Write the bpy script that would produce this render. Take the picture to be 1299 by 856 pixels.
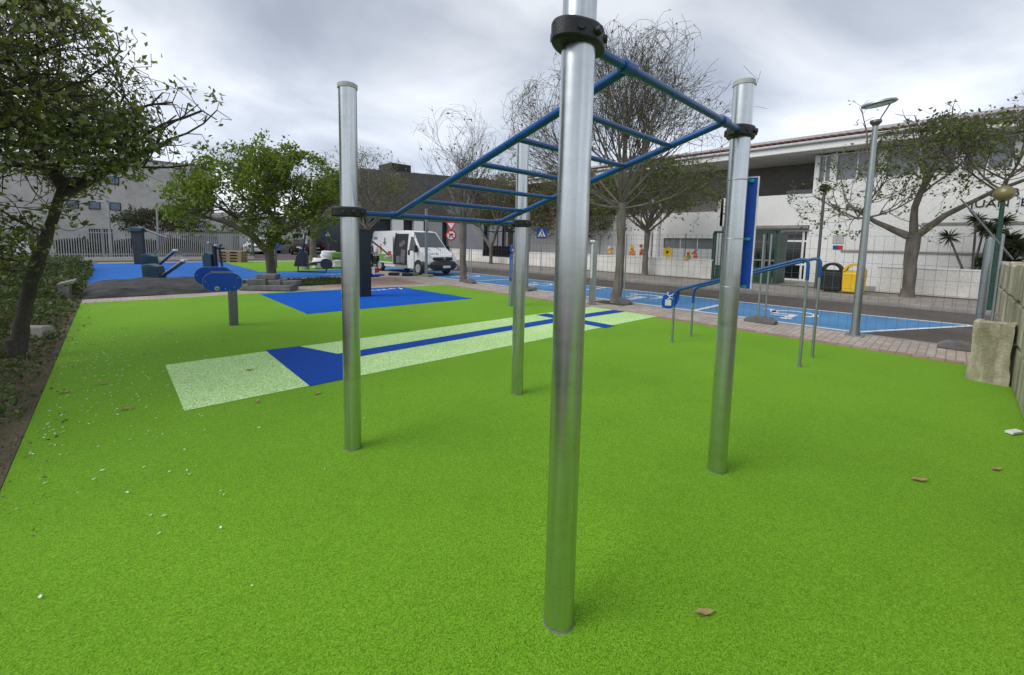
import bpy, bmesh, math, random
from mathutils import Vector, Matrix
from math import sin, cos, pi, radians as R
SC = bpy.context.scene
COL = SC.collection
for o in list(bpy.data.objects): bpy.data.objects.remove(o)

# ------------------------------------------------------------------ camera, light, exposure
A = 0.760091418695761          # heading of the street grid (world X = across the street, world Y = along it)
PITCH, ROLL = 0.0965023597150449, 0.02138893645621809
def rotg(v): return Vector((v.x*cos(A)+v.y*sin(A), -v.x*sin(A)+v.y*cos(A), v.z))
_fw = Vector((0, cos(PITCH), -sin(PITCH))); _up = Vector((0, sin(PITCH), cos(PITCH))); _rt = Vector((1, 0, 0))
_r = cos(ROLL)*_rt + sin(ROLL)*_up; _u = -sin(ROLL)*_rt + cos(ROLL)*_up
_r, _u, _fw = rotg(_r), rotg(_u), rotg(_fw)
camd = bpy.data.cameras.new('camera'); cam = bpy.data.objects.new('camera', camd); COL.objects.link(cam)
M = Matrix((( _r.x, _u.x, -_fw.x, 0), (_r.y, _u.y, -_fw.y, 0), (_r.z, _u.z, -_fw.z, 1.75), (0, 0, 0, 1)))
cam.matrix_world = M
camd.sensor_width = 36; camd.lens = 14.8288; camd.shift_y = -0.0527; camd.clip_end = 2000; camd.clip_start = 0.05
SC.camera = cam
SC.view_settings.view_transform = 'Standard'; SC.view_settings.look = 'None'
SC.view_settings.gamma = 1; SC.view_settings.exposure = 0.6
SUN_EL, SUN_AZ = R(46), R(163)   # direction of the sun: azimuth measured from +X
w = bpy.data.worlds.new('World'); SC.world = w; w.use_nodes = True
nt = w.node_tree; nt.nodes.clear()
def N(nt, typ, **k):
    n = nt.nodes.new(typ)
    for a, b in k.items(): setattr(n, a, b)
    return n
out = N(nt, 'ShaderNodeOutputWorld'); bg = N(nt, 'ShaderNodeBackground'); bg.inputs[1].default_value = 0.1
sky = N(nt, 'ShaderNodeTexSky', sky_type='NISHITA', sun_disc=False)
sky.sun_elevation = SUN_EL; sky.sun_rotation = pi/2 - SUN_AZ
tc = N(nt, 'ShaderNodeTexCoord'); sep = N(nt, 'ShaderNodeSeparateXYZ')
nt.links.new(tc.outputs['Generated'], sep.inputs[0])
zz = N(nt, 'ShaderNodeMath', operation='MAXIMUM'); zz.inputs[1].default_value = 0.0
nt.links.new(sep.outputs[2], zz.inputs[0])
za = N(nt, 'ShaderNodeMath', operation='ADD'); za.inputs[1].default_value = 0.22; nt.links.new(zz.outputs[0], za.inputs[0])
dx = N(nt, 'ShaderNodeMath', operation='DIVIDE'); nt.links.new(sep.outputs[0], dx.inputs[0]); nt.links.new(za.outputs[0], dx.inputs[1])
dy = N(nt, 'ShaderNodeMath', operation='DIVIDE'); nt.links.new(sep.outputs[1], dy.inputs[0]); nt.links.new(za.outputs[0], dy.inputs[1])
cmb = N(nt, 'ShaderNodeCombineXYZ'); nt.links.new(dx.outputs[0], cmb.inputs[0]); nt.links.new(dy.outputs[0], cmb.inputs[1])
n1 = N(nt, 'ShaderNodeTexNoise'); n1.inputs['Scale'].default_value = 1.15; n1.inputs['Detail'].default_value = 7; n1.inputs['Roughness'].default_value = 0.5; n1.inputs['Distortion'].default_value = 0.35
mpo = N(nt, 'ShaderNodeMapping'); mpo.inputs['Location'].default_value = (3.1, 1.7, 0); nt.links.new(cmb.outputs[0], mpo.inputs[0]); nt.links.new(mpo.outputs[0], n1.inputs['Vector'])
cr = N(nt, 'ShaderNodeValToRGB'); e = cr.color_ramp.elements
e[0].position = 0.36; e[0].color = (.40, .445, .53, 1); e[1].position = 0.64; e[1].color = (.82, .855, .91, 1)
m_ = e.new(0.47); m_.color = (.545, .59, .675, 1)
nt.links.new(n1.outputs[0], cr.inputs[0])
# brighter towards the horizon, as thin overcast is
hr = N(nt, 'ShaderNodeMapRange'); hr.inputs[1].default_value = 0.0; hr.inputs[2].default_value = 0.42; hr.inputs[3].default_value = 11.4; hr.inputs[4].default_value = 7.0
nt.links.new(zz.outputs[0], hr.inputs[0])
sc = N(nt, 'ShaderNodeVectorMath', operation='SCALE'); nt.links.new(cr.outputs[0], sc.inputs[0]); nt.links.new(hr.outputs[0], sc.inputs[3])
mx = N(nt, 'ShaderNodeMix', data_type='RGBA'); mx.inputs[0].default_value = 0.92
nt.links.new(sky.outputs[0], mx.inputs[6]); nt.links.new(sc.outputs[0], mx.inputs[7])
nt.links.new(mx.outputs[2], bg.inputs[0]); nt.links.new(bg.outputs[0], out.inputs[0])
sl = bpy.data.lights.new('sun', 'SUN'); sl.energy = 1.5; sl.angle = R(40); sl.color = (1, .97, .92)
so = bpy.data.objects.new('sun', sl); COL.objects.link(so)
sd = Vector((cos(SUN_AZ)*cos(SUN_EL), sin(SUN_AZ)*cos(SUN_EL), sin(SUN_EL)))
so.rotation_euler = sd.to_track_quat('Z', 'Y').to_euler(); so.location = (0, 0, 30)

# ------------------------------------------------------------------ materials
MATS = {}
def base_mat(name, col, rough=.6, metal=0.0, spec=.5):
    m = bpy.data.materials.new(name); m.use_nodes = True
    b = m.node_tree.nodes['Principled BSDF']
    b.inputs['Base Color'].default_value = (*col, 1); b.inputs['Roughness'].default_value = rough
    b.inputs['Metallic'].default_value = metal; b.inputs['Specular IOR Level'].default_value = spec
    MATS[name] = m; return m, m.node_tree, b
def tex_noise(nt, scale, detail=4, rough=.55, vec=None, stretch=None):
    tc = N(nt, 'ShaderNodeTexCoord'); t = N(nt, 'ShaderNodeTexNoise')
    t.inputs['Scale'].default_value = scale; t.inputs['Detail'].default_value = detail; t.inputs['Roughness'].default_value = rough
    if stretch:
        mp = N(nt, 'ShaderNodeMapping'); mp.inputs['Scale'].default_value = stretch
        nt.links.new(tc.outputs['Object'], mp.inputs[0]); nt.links.new(mp.outputs[0], t.inputs['Vector'])
    else: nt.links.new(tc.outputs['Object'], t.inputs['Vector'])
    return t
def ramp(nt, src, stops):
    c = N(nt, 'ShaderNodeValToRGB'); el = c.color_ramp.elements
    while len(el) > 1: el.remove(el[0])
    el[0].position = stops[0][0]; el[0].color = (*stops[0][1], 1)
    for p, q in stops[1:]: x = el.new(p); x.color = (*q, 1)
    nt.links.new(src, c.inputs[0]); return c
def mixc(nt, a, b, f, mode='MIX'):
    m = N(nt, 'ShaderNodeMix', data_type='RGBA', blend_type=mode)
    for i, v in ((0, f), (6, a), (7, b)):
        if hasattr(v, 'is_output'): nt.links.new(v, m.inputs[i])
        elif i == 0: m.inputs[0].default_value = v
        else: m.inputs[i].default_value = (*v, 1)
    return m.outputs[2]
def bump(nt, b, h, strength=.3, dist=.01):
    n = N(nt, 'ShaderNodeBump'); n.inputs['Strength'].default_value = strength; n.inputs['Distance'].default_value = dist
    nt.links.new(h, n.inputs['Height']); nt.links.new(n.outputs[0], b.inputs['Normal'])
def mottled(name, c1, c2, scale=3, rough=.7, metal=0, bstr=.15, bdist=.01, detail=6, fine=None, spec=.4, stretch=None):
    """colour drifts between c1 and c2, with a second finer grain"""
    m, nt, b = base_mat(name, c1, rough, metal, spec)
    t = tex_noise(nt, scale, detail, .6, stretch=stretch)
    c = ramp(nt, t.outputs[0], [(.3, c1), (.7, c2)]).outputs[0]
    f = tex_noise(nt, fine or scale*14, 3)
    c = mixc(nt, c, ramp(nt, f.outputs[0], [(.3, (.72,)*3), (.7, (1.18,)*3)]).outputs[0], .55, 'MULTIPLY')
    nt.links.new(c, b.inputs['Base Color'])
    if bstr: bump(nt, b, f.outputs[0], bstr, bdist)
    return m
def rubber(name, cols, lo=.45, scale=210, spread=None):
    """poured EPDM granules: cells of a few shades"""
    m, nt, b = base_mat(name, cols[0], .9, 0, .12)
    b.inputs['Sheen Weight'].default_value = .35; b.inputs['Sheen Roughness'].default_value = .45; b.inputs['Sheen Tint'].default_value = (*[min(1, (x+.04)*1.9) for x in cols[-1]], 1)
    tc = N(nt, 'ShaderNodeTexCoord'); v = N(nt, 'ShaderNodeTexVoronoi'); v.inputs['Scale'].default_value = scale
    nt.links.new(tc.outputs['Object'], v.inputs['Vector'])
    s = N(nt, 'ShaderNodeSeparateColor'); nt.links.new(v.outputs['Color'], s.inputs[0])
    n = len(cols); c = ramp(nt, s.outputs[0], [(i/(n-1) if n > 1 else 0, cc) for i, cc in enumerate(cols)])
    if spread: c.color_ramp.interpolation = 'CONSTANT'
    big = tex_noise(nt, .55, 5, .6)
    o = mixc(nt, c.outputs[0], ramp(nt, big.outputs[0], [(.3, (.80, .84, .80)), (.7, (1.1, 1.08, 1.1))]).outputs[0], .8, 'MULTIPLY')
    mid = tex_noise(nt, 40, 4, .7)
    o = mixc(nt, o, ramp(nt, mid.outputs[0], [(.3, (.90,)*3), (.7, (1.07,)*3)]).outputs[0], .5, 'MULTIPLY')
    sc_ = tex_noise(nt, 2.2, 5, .75, stretch=(1, .55, 1))
    o = mixc(nt, o, ramp(nt, sc_.outputs[0], [(.25, (.78, .80, .80)), (.42, (1, 1, 1)), (.8, (1.04, 1.03, 1))]).outputs[0], .7, 'MULTIPLY')
    nt.links.new(o, b.inputs['Base Color'])
    bump(nt, b, v.outputs['Distance'], .4, .004)
    return m
rubber('green', [(.052, .148, .004), (.116, .272, .008), (.148, .322, .015), (.21, .405, .035)])
rubber('blue', [(.0, .045, .28), (.0, .07, .38), (.0, .085, .46), (.0, .11, .54)])
rubber('pale', [(.17, .42, .05), (.34, .60, .16), (.62, .80, .42), (.74, .88, .55), (.28, .52, .12)], scale=95)
rubber('navy', [(.004, .035, .20), (.005, .055, .30), (.008, .07, .38)])
rubber('farblue', [(.02, .10, .36), (.025, .13, .44), (.03, .16, .52)])
# galvanised tube: spangle plus long brushed streaks
def galv(name, c1, c2, r1=.24, r2=.33):
    m, nt, b = base_mat(name, c1, .3, 1.0)
    st = tex_noise(nt, 9, 4, .6, stretch=(5, 5, .12)); ban = tex_noise(nt, 3, 5, .65, stretch=(1, 1, 5))
    c = ramp(nt, st.outputs[0], [(.3, c1), (.7, c2)]).outputs[0]
    c = mixc(nt, c, ramp(nt, ban.outputs[0], [(.35, (.86, .86, .85)), (.6, (1.03,)*3)]).outputs[0], .35, 'MULTIPLY')
    v = N(nt, 'ShaderNodeTexVoronoi'); v.inputs['Scale'].default_value = 60
    tc = N(nt, 'ShaderNodeTexCoord'); nt.links.new(tc.outputs['Object'], v.inputs['Vector'])
    s = N(nt, 'ShaderNodeSeparateColor'); nt.links.new(v.outputs['Color'], s.inputs[0])
    c = mixc(nt, c, ramp(nt, s.outputs[0], [(0, (.94,)*3), (1, (1.04,)*3)]).outputs[0], .5, 'MULTIPLY')
    nt.links.new(c, b.inputs['Base Color'])
    mr = N(nt, 'ShaderNodeMapRange'); mr.inputs[3].default_value = r1; mr.inputs[4].default_value = r2
    nt.links.new(ban.outputs[0], mr.inputs[0]); nt.links.new(mr.outputs[0], b.inputs['Roughness'])
    bump(nt, b, st.outputs[0], .035, .003); return m
galv('galv', (.50, .53, .53), (.66, .69, .70)); galv('dullgalv', (.30, .33, .34), (.42, .45, .45), .4, .6)
galv('darkgalv', (.13, .14, .15), (.22, .23, .24), .4, .6)
mottled('bluepaint', (.004, .055, .20), (.007, .085, .29), 6, .30, bstr=.03, fine=60, spec=.5)
mottled('blueboard', (.004, .07, .42), (.006, .085, .50), 2, .35, bstr=.02)
mottled('blackrubber', (.008, .008, .009), (.02, .02, .021), 12, .42, bstr=.35)
mottled('whitepaint', (.74, .75, .74), (.83, .83, .82), 2, .5, bstr=.03)
mottled('cyan', (.02, .35, .42), (.03, .42, .5), 8, .4, bstr=0)
mottled('plastercap', (.38, .39, .39), (.5, .5, .5), 8, .6)
mottled('teal', (.01, .045, .065), (.02, .075, .10), 4, .4)
mottled('charcoal', (.012, .018, .03), (.022, .03, .045), 3, .45)
# asphalt, paving, concrete
mottled('asphalt', (.075, .064, .056), (.125, .108, .096), .8, .9, bstr=.5, fine=110, detail=8)
mottled('concrete', (.20, .195, .18), (.34, .33, .30), 2.5, .9, bstr=.4, fine=50)
mottled('darkconcrete', (.10, .10, .10), (.19, .19, .18), 4, .9, bstr=.4, fine=50)
mottled('soil', (.055, .048, .026), (.15, .125, .075), 1.2, 1, bstr=.8, bdist=.03, fine=35, detail=9)
mottled('farground', (.10, .095, .07), (.18, .16, .12), .3, 1, bstr=.4, fine=8)
mottled('darkfabric', (.025, .025, .026), (.10, .10, .10), 6, .95, bstr=1, bdist=.03, fine=40, stretch=(.35, 1.6, 1))
mottled('turf', (.035, .055, .012), (.085, .10, .03), 3, 1, bstr=.9, bdist=.03, fine=60)
mottled('roadblue', (.055, .19, .40), (.10, .27, .49), 1.1, .85, bstr=.3, fine=90)
mottled('roadwhite', (.60, .62, .63), (.78, .79, .78), 3, .8, bstr=.2, fine=60)
def paving(name, cs, mortar, bw, bh, rot=0, ms=.012):
    m, nt, b = base_mat(name, cs[0], .85)
    tc = N(nt, 'ShaderNodeTexCoord'); mp = N(nt, 'ShaderNodeMapping'); mp.inputs['Rotation'].default_value = (0, 0, rot)
    nt.links.new(tc.outputs['Object'], mp.inputs[0])
    br = N(nt, 'ShaderNodeTexBrick'); br.inputs['Scale'].default_value = 1; br.inputs['Brick Width'].default_value = bw; br.inputs['Row Height'].default_value = bh
    br.inputs['Mortar Size'].default_value = ms; br.inputs['Color1'].default_value = (*cs[0], 1); br.inputs['Color2'].default_value = (*cs[1], 1); br.inputs['Mortar'].default_value = (*mortar, 1)
    nt.links.new(mp.outputs[0], br.inputs['Vector'])
    t = tex_noise(nt, 1.3, 7, .65)
    c = mixc(nt, br.outputs[0], ramp(nt, t.outputs[0], [(.3, (.70, .68, .66)), (.65, (1.08,)*3)]).outputs[0], .8, 'MULTIPLY')
    nt.links.new(c, b.inputs['Base Color']); bump(nt, b, br.outputs[1], -.4, .006); return m
paving('paving', [(.36, .31, .265), (.46, .40, .345)], (.24, .205, .175), .24, .12, 0, .009)
paving('pinkpaving', [(.30, .185, .145), (.40, .26, .21)], (.20, .15, .12), .4, .2)
paving('sidewalk', [(.25, .225, .20), (.31, .28, .25)], (.16, .14, .12), .4, .4)
# walls
mottled('whitewall', (.72, .72, .70), (.84, .84, .82), .35, .85, bstr=.15, fine=25, detail=8)
mottled('creamwall', (.56, .55, .51), (.70, .69, .65), .5, .85, bstr=.15, fine=25, detail=8)
mottled('dirtywhite', (.60, .57, .52), (.82, .81, .77), .9, .9, bstr=.25, fine=25, detail=9)
mottled('greywall', (.30, .30, .30), (.40, .40, .40), .3, .85, bstr=.2, fine=20)
mottled('darkcladding', (.085, .08, .075), (.13, .125, .118), .25, .8, bstr=.2, fine=8)
mottled('recess_shade', (.18, .165, .15), (.25, .23, .21), .4, .9)  # shade under the eaves, put into the colour of the recess wall
paving('graystone', [(.62, .61, .59), (.67, .66, .64)], (.50, .49, .47), 1.6, .5, 0, .02)
mottled('roof_tile', (.09, .035, .025), (.17, .07, .05), 5, .8, bstr=.6)
mottled('green_frame', (.012, .05, .035), (.02, .07, .05), 3, .5)
def glassm(name, c, rough=.08):
    m, nt, b = base_mat(name, c, rough, 0, .8); return m
glassm('glass', (.06, .07, .08)); glassm('blueglass', (.04, .09, .16)); glassm('darkglass', (.012, .015, .018)); glassm('paleglass', (.20, .22, .235), .15)
glassm('lampglass', (.17, .15, .05), .35)
# sandstone blocks of the wall on the right
def blockwall():
    m, nt, b = base_mat('sandstone', (.4, .35, .25), .95)
    t = tex_noise(nt, 2.2, 9, .7); f = tex_noise(nt, 30, 5, .7)
    c = ramp(nt, t.outputs[0], [(.22, (.24, .215, .14)), (.45, (.46, .42, .31)), (.72, (.62, .575, .45))]).outputs[0]
    c = mixc(nt, c, ramp(nt, f.outputs[0], [(.3, (.72, .72, .68)), (.65, (1.12,)*3)]).outputs[0], .7, 'MULTIPLY')
    s = tex_noise(nt, 4, 6, .6, stretch=(1, 1, .16))
    c = mixc(nt, c, ramp(nt, s.outputs[0], [(.42, (.42, .43, .36)), (.56, (1, 1, 1))]).outputs[0], .75, 'MULTIPLY')
    nt.links.new(c, b.inputs['Base Color']); bump(nt, b, f.outputs[0], .9, .02)
blockwall()
mottled('mortar', (.16, .14, .10), (.26, .23, .17), 6, 1, bstr=.6)
# van and car paint etc
for nm, c, r_ in (('vanwhite', (.80, .81, .82), .25), ('silver', (.42, .44, .46), .25), ('carblack', (.012, .012, .014), .2), ('cargrey', (.22, .24, .26), .25)):
    mottled(nm, tuple(x*.93 for x in c), c, 1.5, r_, bstr=0, spec=.6)
mottled('tyre', (.012, .012, .012), (.03, .03, .03), 8, .8); mottled('rim', (.30, .31, .32), (.45, .46, .47), 8, .4)
mottled('bumper', (.02, .02, .022), (.04, .04, .042), 5, .6); mottled('redlamp', (.45, .01, .01), (.6, .02, .02), 5, .3)
mottled('lamp_clear', (.55, .57, .58), (.7, .72, .73), 5, .15)
mottled('red', (.50, .02, .025), (.62, .04, .04), 5, .5); mottled('yellow', (.72, .45, .01), (.82, .55, .02), 5, .45)
mottled('orange', (.65, .18, .02), (.75, .25, .03), 5, .5); mottled('grass_green', (.10, .28, .05), (.16, .36, .07), 5, .6)
mottled('black', (.010, .011, .012), (.022, .023, .025), 5, .55); mottled('letterblack', (.012, .012, .012), (.02, .02, .02), 5, .6)
mottled('signblue', (.01, .05, .26), (.015, .07, .32), 5, .4)
mottled('wood', (.30, .20, .12), (.46, .33, .21), 4, .85, stretch=(1, 6, 6)); mottled('sackwhite', (.60, .62, .60), (.78, .79, .78), 3, .6, bstr=.4, fine=12)
mottled('bark', (.085, .072, .058), (.20, .175, .15), 5, .95, bstr=.9, bdist=.02, fine=28, stretch=(1, 1, .35))
mottled('palebark', (.12, .105, .088), (.26, .23, .20), 4, .95, bstr=.8, bdist=.02, fine=24, stretch=(1, 1, .35))
mottled('darkbark', (.035, .03, .024), (.10, .085, .068), 5, .95, bstr=.9, bdist=.02, fine=28, stretch=(1, 1, .35))
mottled('twig', (.062, .052, .043), (.12, .102, .086), 3, .9, bstr=0)
mottled('skin', (.40, .24, .17), (.50, .31, .23), 3, .6, bstr=0); mottled('clothdark', (.02, .022, .028), (.04, .042, .05), 8, .9)
mottled('clothgrey', (.10, .10, .11), (.19, .19, .20), 8, .9)
mottled('dryleaf', (.24, .15, .06), (.44, .31, .15), 30, .8, bstr=.2); mottled('petal', (.66, .68, .56), (.80, .80, .70), 30, .7, bstr=0)
def leafm(name, cols, trans=.35):
    m, nt, b = base_mat(name, cols[0], .55, 0, .35)
    g = N(nt, 'ShaderNodeNewGeometry')
    n = len(cols); c = ramp(nt, g.outputs['Random Per Island'], [(i/max(1, n-1), cc) for i, cc in enumerate(cols)])
    nt.links.new(c.outputs[0], b.inputs['Base Color'])
    tr = N(nt, 'ShaderNodeBsdfTranslucent'); nt.links.new(c.outputs[0], tr.inputs[0])
    ms = N(nt, 'ShaderNodeMixShader'); ms.inputs[0].default_value = trans
    o = nt.nodes['Material Output']; nt.links.new(b.outputs[0], ms.inputs[1]); nt.links.new(tr.outputs[0], ms.inputs[2]); nt.links.new(ms.outputs[0], o.inputs[0])
    return m
leafm('leaf_vivid', [(.10, .155, .012), (.14, .21, .018), (.185, .27, .028), (.25, .34, .045), (.12, .17, .015)], .5)
leafm('leaf_olive', [(.07, .10, .022), (.10, .145, .03), (.13, .18, .04), (.17, .20, .05), (.09, .10, .03)], .45)
leafm('leaf_yellow', [(.13, .17, .03), (.19, .24, .05), (.25, .29, .07), (.16, .17, .05)], .45)
leafm('leaf_citrus', [(.075, .11, .022), (.12, .165, .03), (.17, .22, .04), (.24, .28, .05), (.09, .12, .025), (.60, .60, .46), (.14, .19, .03), (.34, .34, .06)], .55)
leafm('leaf_dark', [(.03, .045, .018), (.05, .07, .025), (.075, .09, .035), (.04, .055, .02)])
leafm('leaf_brown', [(.15, .14, .07), (.21, .20, .09), (.17, .20, .06), (.25, .21, .11)], .5)
leafm('weed', [(.03, .06, .014), (.05, .095, .02), (.075, .13, .03), (.11, .15, .045), (.15, .14, .06), (.045, .08, .018)], .3)
leafm('litter', [(.10, .07, .04), (.17, .12, .07), (.24, .18, .11), (.08, .07, .03), (.13, .13, .05)], .1)

# ------------------------------------------------------------------ mesh helpers
class MB:
    def __init__(s): s.v = []; s.f = []
    def add(s, vs, fs):
        b = len(s.v); s.v += [tuple(p) for p in vs]; s.f += [tuple(i+b for i in f) for f in fs]; return s
    def box(s, c, d, rz=0, M=None):
        x, y, z = d[0]/2, d[1]/2, d[2]/2
        vs = [Vector((a, b, e)) for a in (-x, x) for b in (-y, y) for e in (-z, z)]
        if rz: vs = [Matrix.Rotation(rz, 3, 'Z') @ p for p in vs]
        if M is not None: vs = [M @ p for p in vs]
        return s.add([p+Vector(c) for p in vs], [(0, 1, 3, 2), (4, 6, 7, 5), (0, 4, 5, 1), (2, 3, 7, 6), (0, 2, 6, 4), (1, 5, 7, 3)])
    def b2(s, x0, x1, y0, y1, z0, z1): return s.box(((x0+x1)/2, (y0+y1)/2, (z0+z1)/2), (abs(x1-x0), abs(y1-y0), abs(z1-z0)))
    def tube(s, pts, r, n=10, caps=True):
        pts = [Vector(p) for p in pts]; k = len(pts)
        rs = r if isinstance(r, (list, tuple)) else [r]*k
        b = len(s.v); t0 = (pts[1]-pts[0]).normalized()
        x = t0.orthogonal().normalized()
        for i, p in enumerate(pts):
            t = (pts[min(i+1, k-1)]-pts[max(i-1, 0)]).normalized()
            x = (x - t*x.dot(t)); x = x.normalized() if x.length > 1e-6 else t.orthogonal().normalized()
            y = t.cross(x)
            for j in range(n):
                a = 2*pi*j/n; q = p + (x*cos(a)+y*sin(a))*rs[i]; s.v.append((q.x, q.y, q.z))
        for i in range(k-1):
            for j in range(n):
                j2 = (j+1) % n; s.f.append((b+i*n+j, b+i*n+j2, b+(i+1)*n+j2, b+(i+1)*n+j))
        if caps:
            s.f.append(tuple(b+j for j in range(n-1, -1, -1))); s.f.append(tuple(b+(k-1)*n+j for j in range(n)))
        return s
    def cyl(s, p0, p1, r, n=24, r2=None): return s.tube([p0, p1], [r, r if r2 is None else r2], n)
    def prism(s, poly, z0, z1):
        n = len(poly)
        return s.add([(x, y, z0) for x, y in poly]+[(x, y, z1) for x, y in poly],
                     [tuple(range(n-1, -1, -1)), tuple(range(n, 2*n))]+[(i, (i+1) % n, n+(i+1) % n, n+i) for i in range(n)])
    def slab(s, poly, thick, M):     # polygon in local xy, extruded along local z, placed by M
        n = len(poly); vs = [M @ Vector((x, y, z)) for z in (-thick/2, thick/2) for x, y in poly]
        return s.add(vs, [tuple(range(n-1, -1, -1)), tuple(range(n, 2*n))]+[(i, (i+1) % n, n+(i+1) % n, n+i) for i in range(n)])
    def sheet(s, poly, z): n = len(poly); return s.add([(x, y, z) for x, y in poly], [tuple(range(n))])
OFF = {}
def mesh_obj(name, mb, mat, parent=None, smooth=None, bevel=0, off=None):
    off = Vector(off) if off is not None else (Vector(OFF.get(parent.name, (0, 0, 0))) if parent else Vector((0, 0, 0)))
    me = bpy.data.meshes.new(name)
    me.from_pydata([(p[0]-off.x, p[1]-off.y, p[2]-off.z) for p in mb.v], [], mb.f); me.update()
    me.materials.append(MATS[mat])
    if smooth is not None:
        for p in me.polygons: p.use_smooth = True
        me.set_sharp_from_angle(angle=R(smooth))
    o = bpy.data.objects.new(name, me); COL.objects.link(o)
    if parent: o.parent = parent; OFF[o.name] = tuple(off)
    if bevel:
        bv = o.modifiers.new('bevel', 'BEVEL'); bv.width = bevel; bv.segments = 2; bv.limit_method = 'ANGLE'
    return o
def thing(name, label, cat, loc=(0, 0, 0), rz=0, group=None, world=True):
    o = bpy.data.objects.new(name, None); COL.objects.link(o); o.location = loc; o.rotation_euler = (0, 0, rz); o.empty_display_size = .1
    o['label'] = label; o['category'] = cat
    if group: o['group'] = group
    OFF[o.name] = tuple(loc) if world else (0, 0, 0)
    return o
def solo(name, mb, mat, label, cat, group=None, loc=(0, 0, 0), **k):
    o = mesh_obj(name, mb, mat, off=loc, **k); o.location = loc; o['label'] = label; o['category'] = cat
    if group: o['group'] = group
    return o
def struct(name, mb, mat, kind='structure', **k):
    o = mesh_obj(name, mb, mat, **k); o['kind'] = kind; o['label'] = k.get('label', name.replace('_', ' ')); o['category'] = name.replace('_', ' ')
    return o
def kids(o): return [c for c in bpy.data.objects if c.parent == o]
def dup(root, loc, rz, label, scale=None):
    def cp(o, par):
        c = o.copy(); COL.objects.link(c); c.parent = par
        for ch in kids(o): cp(ch, c)
        return c
    src = kids(root); r = root.copy(); COL.objects.link(r); r.location = loc; r.rotation_euler = (0, 0, rz); r['label'] = label
    for ch in src: cp(ch, r)
    if scale: r.scale = scale
    return r
def text_part(name, body, size, M, mat, parent, extrude=.01, off=None, sx=1):
    cu = bpy.data.curves.new('t', 'FONT'); cu.body = body; cu.size = size; cu.extrude = extrude; cu.align_x = 'CENTER'; cu.align_y = 'CENTER'
    t = bpy.data.objects.new('t', cu); COL.objects.link(t); bpy.context.view_layer.update()
    me = bpy.data.meshes.new_from_object(t.evaluated_get(bpy.context.evaluated_depsgraph_get())); bpy.data.objects.remove(t)
    o_ = Vector(OFF.get(parent.name, (0, 0, 0))) if off is None else Vector(off)
    for v in me.vertices:
        p = M @ Vector((v.co.x*sx, v.co.y, v.co.z)); v.co = p - o_
    me.materials.clear(); me.materials.append(MATS[mat]); me.name = name
    o = bpy.data.objects.new(name, me); COL.objects.link(o); o.parent = parent; OFF[o.name] = tuple(o_); return o
def frame(origin, xdir, ydir):
    x = Vector(xdir).normalized(); y = Vector(ydir).normalized(); z = x.cross(y)
    return Matrix(((x.x, y.x, z.x, origin[0]), (x.y, y.y, z.y, origin[1]), (x.z, y.z, z.z, origin[2]), (0, 0, 0, 1)))
def oval(w, h, n=12):     # stadium outline, long in x
    r = h/2; a = w/2-r; pts = []
    for i in range(n+1): t = -pi/2+pi*i/n; pts.append((a+r*cos(t), r*sin(t)))
    for i in range(n+1): t = pi/2+pi*i/n; pts.append((-a+r*cos(t), r*sin(t)))
    return pts
def circle(r, n=24, cx=0, cy=0): return [(cx+r*cos(2*pi*i/n), cy+r*sin(2*pi*i/n)) for i in range(n)]

# ------------------------------------------------------------------ setting: ground, paving, road, courts
struct('ground', MB().sheet([(-400, -400), (500, -400), (500, 500), (-400, 500)], -.03), 'farground')
struct('court_floor', MB().sheet([(-.63, -8), (9.62, -8), (9.62, 14.02), (6.2, 14.6), (3.1, 15.06), (-.63, 15.05)], .0), 'green')
struct('paving', MB().sheet([(-.63, 14.8), (9.0, 13.9), (9.5, -8), (11.3, -8), (11.3, 36), (-.63, 36)], -.004), 'paving')
struct('paving_border', MB().sheet([(9.62, -8), (9.86, -8), (9.86, 14.3), (9.62, 14.2)], .002), 'pinkpaving')
struct('paving_patch', MB().sheet([(5.5, 15.6), (9.3, 14.9), (9.6, 18.2), (6.2, 19.0)], .001), 'pinkpaving')
struct('road', MB().sheet([(11.42, -60), (18.05, -60), (18.05, 110), (6, 110), (6, 36.2), (11.42, 36)], -.02), 'asphalt')
struct('kerb', MB().b2(11.28, 11.43, -60, 36, -.12, .004), 'concrete', bevel=.012)
struct('far_kerb', MB().b2(18.0, 18.18, -60, 90, -.2, .11), 'concrete', bevel=.015)
struct('sidewalk', MB().b2(18.18, 21.6, -60, 90, -.2, .105), 'sidewalk')
struct('verge', MB().b2(21.6, 22.05, -60, 90, -.2, .12), 'soil')
struct('schoolyard', MB().b2(22.05, 60, -60, 90, -.2, .10), 'concrete')
struct('parking_lane', MB().sheet([(11.62, 1.25), (15.1, -.42), (14.85, 2.2), (14.75, 26), (11.62, 26)], -.016), 'roadblue')
mk = MB()
def stripe(p, q, wd, z=-.012):
    p = Vector((*p, 0)); q = Vector((*q, 0)); n = (q-p).normalized().cross(Vector((0, 0, 1)))*wd/2
    mk.sheet([(p-n).to_tuple()[:2], (q-n).to_tuple()[:2], (q+n).to_tuple()[:2], (p+n).to_tuple()[:2]][::-1], z)
stripe((11.56, 1.4), (15.16, -.44), .11); stripe((15.12, -.4), (14.84, 2.4), .11); stripe((14.84, 2.4), (14.75, 26), .12, -.0118)
stripe((11.60, 1.35), (11.60, 26), .12, -.0116)
for y in (4.9, 9.9, 14.9, 19.9): stripe((11.6, y), (14.78, y), .14, -.0112)
struct('road_marking', mk, 'roadwhite')
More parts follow.
